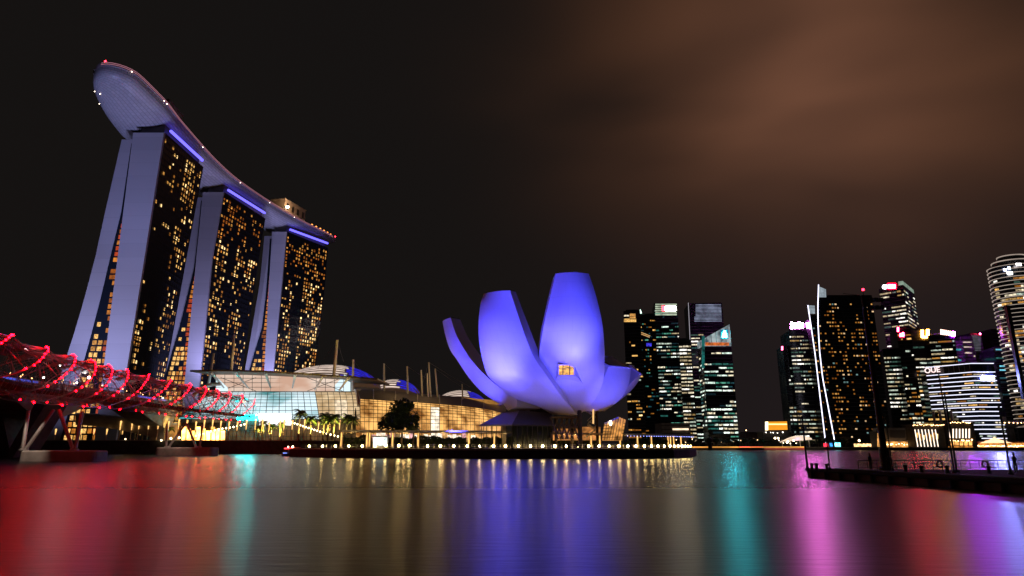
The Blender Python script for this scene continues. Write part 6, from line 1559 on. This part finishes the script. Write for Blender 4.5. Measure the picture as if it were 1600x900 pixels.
# light mast
mx = FX(1385, 72, 1); ms = thing('light_mast', (mx, 72, .98), 'thick dark light mast with unlit floodlights on top, rising from the pontoon', 'light mast')
zt = AY(1350, 462, 72).z
MB().tube([(mx, 72, .98), (mx, 72, zt)], .36, 12, r1=.22).build('shaft', M['darksteel'], ms); MB().lathe((mx, 72, .98), [(.75, 0), (.75, .15), (.5, .3), (.5, 2.2), (.42, 2.3)], 14).build('base', M['darksteel'], ms)
b = MB()
for z in (-.6, -1.5): b.tube([(mx - .3, 71.8, zt + z), (mx + 1.9, 71.8, zt + z)], .07, 6)
b.build('crossarm', M['darksteel'], ms)
for i in range(3):
    for z in (-.6, -1.5):
        X = mx + .5 + i * .6; MB().hexa([(X - .2, 71.3), (X + .2, 71.3), (X + .24, 71.7), (X - .24, 71.7)], zt + z - .25, zt + z + .22).build('floodlight', M['darksteel'], ms)
# lifebuoys on the railing
for x in (1469, 1540):
    X = FX(x, 71, 1.7); t = thing('lifebuoy', (X, 71, 1.4), 'dark ring lifebuoy on the pontoon railing, ' + ('nearer the thick light mast' if x < 1500 else 'nearer the person at the right'), 'lifebuoy')
    MB().tube([(X + .32 * math.cos(a * math.pi / 8), 71.1, 1.62 + .32 * math.sin(a * math.pi / 8)) for a in range(17)], .085, 8).build('ring', M['red'], t)
    for a in range(4): MB().tube([(X + .24 * math.cos(a * math.pi / 2 + .6), 71.1, 1.62 + .24 * math.sin(a * math.pi / 2 + .6)), (X + .42 * math.cos(a * math.pi / 2 + .6), 71.1, 1.62 + .42 * math.sin(a * math.pi / 2 + .6))], .095, 6).build('band', M['paintwhite'], t)
# people waiting on the pontoon
def person(x, Y, rz, label, pose=0, hgt=1.75, cl='cloth', tr='cloth2'):
    s = hgt / 1.75
    V = dict(pel=(0, 0, .95), bel=(0, -.01, 1.08), che=(0, .01, 1.28), nec=(0, .01, 1.47), hd0=(0, -.01, 1.56), hd1=(0, -.015, 1.66), hd2=(0, 0, 1.72))
    rad = dict(pel=(.155, .11), bel=(.135, .10), che=(.165, .11), nec=(.055, .055), hd0=(.065, .08), hd1=(.075, .095), hd2=(.05, .06))
    E = [('pel', 'bel'), ('bel', 'che'), ('che', 'nec'), ('nec', 'hd0'), ('hd0', 'hd1'), ('hd1', 'hd2')]
    for sd, k in ((-1, 'l'), (1, 'r')):
        V['sh' + k] = (.17 * sd, .01, 1.41); V['el' + k] = (.23 * sd, .03, 1.14); V['wr' + k] = ((.2 * sd, -.10, .93) if pose == 0 else (.10 * sd, -.28, 1.18)); V['ha' + k] = (V['wr' + k][0] * .95, V['wr' + k][1] - .05, V['wr' + k][2] - .09 + (.1 if pose else 0))
        V['hp' + k] = (.095 * sd, 0, .90); V['kn' + k] = (.11 * sd, -.03 * (sd > 0), .50); V['an' + k] = (.12 * sd, .02, .09); V['to' + k] = (.135 * sd, -.14, .045)
        rad.update({'sh' + k: (.065, .065), 'el' + k: (.045, .045), 'wr' + k: (.033, .033), 'ha' + k: (.035, .022), 'hp' + k: (.095, .10), 'kn' + k: (.065, .07), 'an' + k: (.045, .05), 'to' + k: (.042, .032)})
        E += [('che', 'sh' + k), ('sh' + k, 'el' + k), ('el' + k, 'wr' + k), ('wr' + k, 'ha' + k), ('pel', 'hp' + k), ('hp' + k, 'kn' + k), ('kn' + k, 'an' + k), ('an' + k, 'to' + k)]
        for f in range(4):                           # fingers
            n_ = 'f%d%s' % (f, k); h = V['ha' + k]; V[n_] = (h[0] + (f - 1.5) * .019 * .3, h[1] - .012 + (f - 1.5) * .02, h[2] - .085 + abs(f - 1.3) * .012); rad[n_] = (.009, .009); E.append(('ha' + k, n_))
        n_ = 'th' + k; h = V['ha' + k]; V[n_] = (h[0] - .03 * sd, h[1] - .045, h[2] - .03); rad[n_] = (.011, .011); E.append(('ha' + k, n_))
    keys = list(V); me = bpy.data.meshes.new('body'); me.from_pydata([tuple(c * s for c in V[k]) for k in keys], [(keys.index(a), keys.index(b_)) for a, b_ in E], [])
    tmp = bpy.data.objects.new('body', me); COL.objects.link(tmp); tmp.modifiers.new('s', 'SKIN'); sv = me.skin_vertices[0].data
    for i, k in enumerate(keys): sv[i].radius = tuple(q * s for q in rad[k]); sv[i].use_root = k == 'pel'
    sb = tmp.modifiers.new('u', 'SUBSURF'); sb.levels = sb.render_levels = 1
    bpy.context.view_layer.update(); dg = bpy.context.evaluated_depsgraph_get(); me2 = bpy.data.meshes.new_from_object(tmp.evaluated_get(dg)); bpy.data.objects.remove(tmp); bpy.data.meshes.remove(me)
    for m_ in (M[cl], M[tr], M['skin']): me2.materials.append(m_)
    for p in me2.polygons:
        z = p.center.z / s; ax = abs(p.center.x) / s
        p.material_index = 2 if z > 1.47 else (0 if z > .93 else 1)
        if z < 1.2 and ax > .16 and z > .7 or (pose and p.center.y / s < -.16 and z > 1.0): p.material_index = 2
        p.use_smooth = True
    o = bpy.data.objects.new('person', me2); COL.objects.link(o); o.location = (FX(x, Y, 1.8), Y, .98); o.rotation_euler.z = rz; tag(o, label, 'person')
    hb = MB().ball((0, .025 * s, 1.675 * s), .098 * s, 12, 8, 0, 1.05); h = hb.build('hair', M['hair'], o, local=True); h.location = (0, 0, 0); auto_smooth(h, 60)
    fb = MB(); fb.ball((0, -.105 * s, 1.615 * s), .016 * s, 6, 5, 0, 1.6); fb.build('nose', M['skin'], o, local=True)
    for sd in (-1, 1): MB().ball((.031 * sd * s, -.088 * s, 1.645 * s), .012 * s, 6, 5).build('eye', M['hair'], o, local=True)
    return o
person(1360, 70, .4, 'dimly seen person in dark clothes standing left of the thick light mast', 0, 1.8)
person(1388.5, 70.4, 2.6, 'person in dark clothes standing close against the thick light mast', 1, 1.7, 'cloth2', 'cloth')
person(1586, 64, 3.4, 'person in dark clothes standing at the right end of the pontoon', 1, 1.85)
# ================================================================== LAMPS OF THE PLACE, AND ADDED FILL LIGHTS
# violet flood lamps round the museum (fixtures stand on the promenade)
for (lx_, ly_, tx, ty, Yt, pw, sz, bl) in FLOODS:
    lo_ = AY(lx_, 690, ly_); lo_.z = ZA + .9; tg = AY(tx, ty, Yt); d_ = (tg - lo_).normalized()
    spot('violet flood lamp', lo_ + d_ * .5, tg, VIO, pw, sz, bl, .8)
    t = thing('flood_lamp', (lo_.x, lo_.y, ZA), 'violet flood lamp on the promenade aimed up at the lotus museum', 'flood lamp', 'violet flood lamps around the museum')
    MB().box(lo_.x - .35, lo_.x + .35, lo_.y - .25, lo_.y + .25, ZA, ZA + .25).build('base', M['darksteel'], t); b = MB(); b.tube([lo_ - d_ * .3, lo_ + d_ * .35], .42, 10, r1=.5); b.build('housing', M['darksteel'], t)
# cool flood lamps at the foot of the towers and under the deck
for loc, tg, pw, sz, bl, c in TOWER_FLOODS: spot('tower flood lamp', loc, tg, c, pw, sz, bl, 1.5)
for loc, c, pw in FILL_POINTS: point('added fill light', loc, c, pw, .6)  # unseen points added to brighten museum undercroft, mall masts and footbridge steel
for x, Y, c, pw in UPLIGHTS:
    X = FX(x, Y, 8); lo_ = Vector((X + 1.2, Y - 3.2, ZM + .5)); tg = Vector((X, Y, ZM + 10)); d_ = (tg - lo_).normalized()
    spot('palm uplight', lo_ + d_ * .3, tg, c, pw, 70, .7, .3)
    t = thing('palm_uplight', (lo_.x, lo_.y, ZM), 'small amber uplight on the terrace at the foot of a palm', 'uplight', 'uplights below the palms'); MB().box(lo_.x - .2, lo_.x + .2, lo_.y - .2, lo_.y + .2, ZM, ZM + .2).build('base', M['darksteel'], t); MB().tube([lo_ - d_ * .2, lo_ + d_ * .2], .22, 8).build('housing', M['darksteel'], t)
spot('under deck lamp', (-113, 150, 12.5), (-116, 157, 2), (1, .80, .62), 4200, 75, .5, .3)
spot('under deck lamp', (-126, 243, 12.5), (-126, 247, 2), (1, .78, .6), 2500, 75, .5, .3)
for x, Y in ((552, 219), (632, 221), (692, 222), (750, 224), (790, 226), (838, 228), (900, 234), (980, 246)): point('pergola fill', (FX(x, Y, 7), Y, 7.2), (1, .62, .22), 420, .25)  # unseen points added under the roof to light hedges and paving
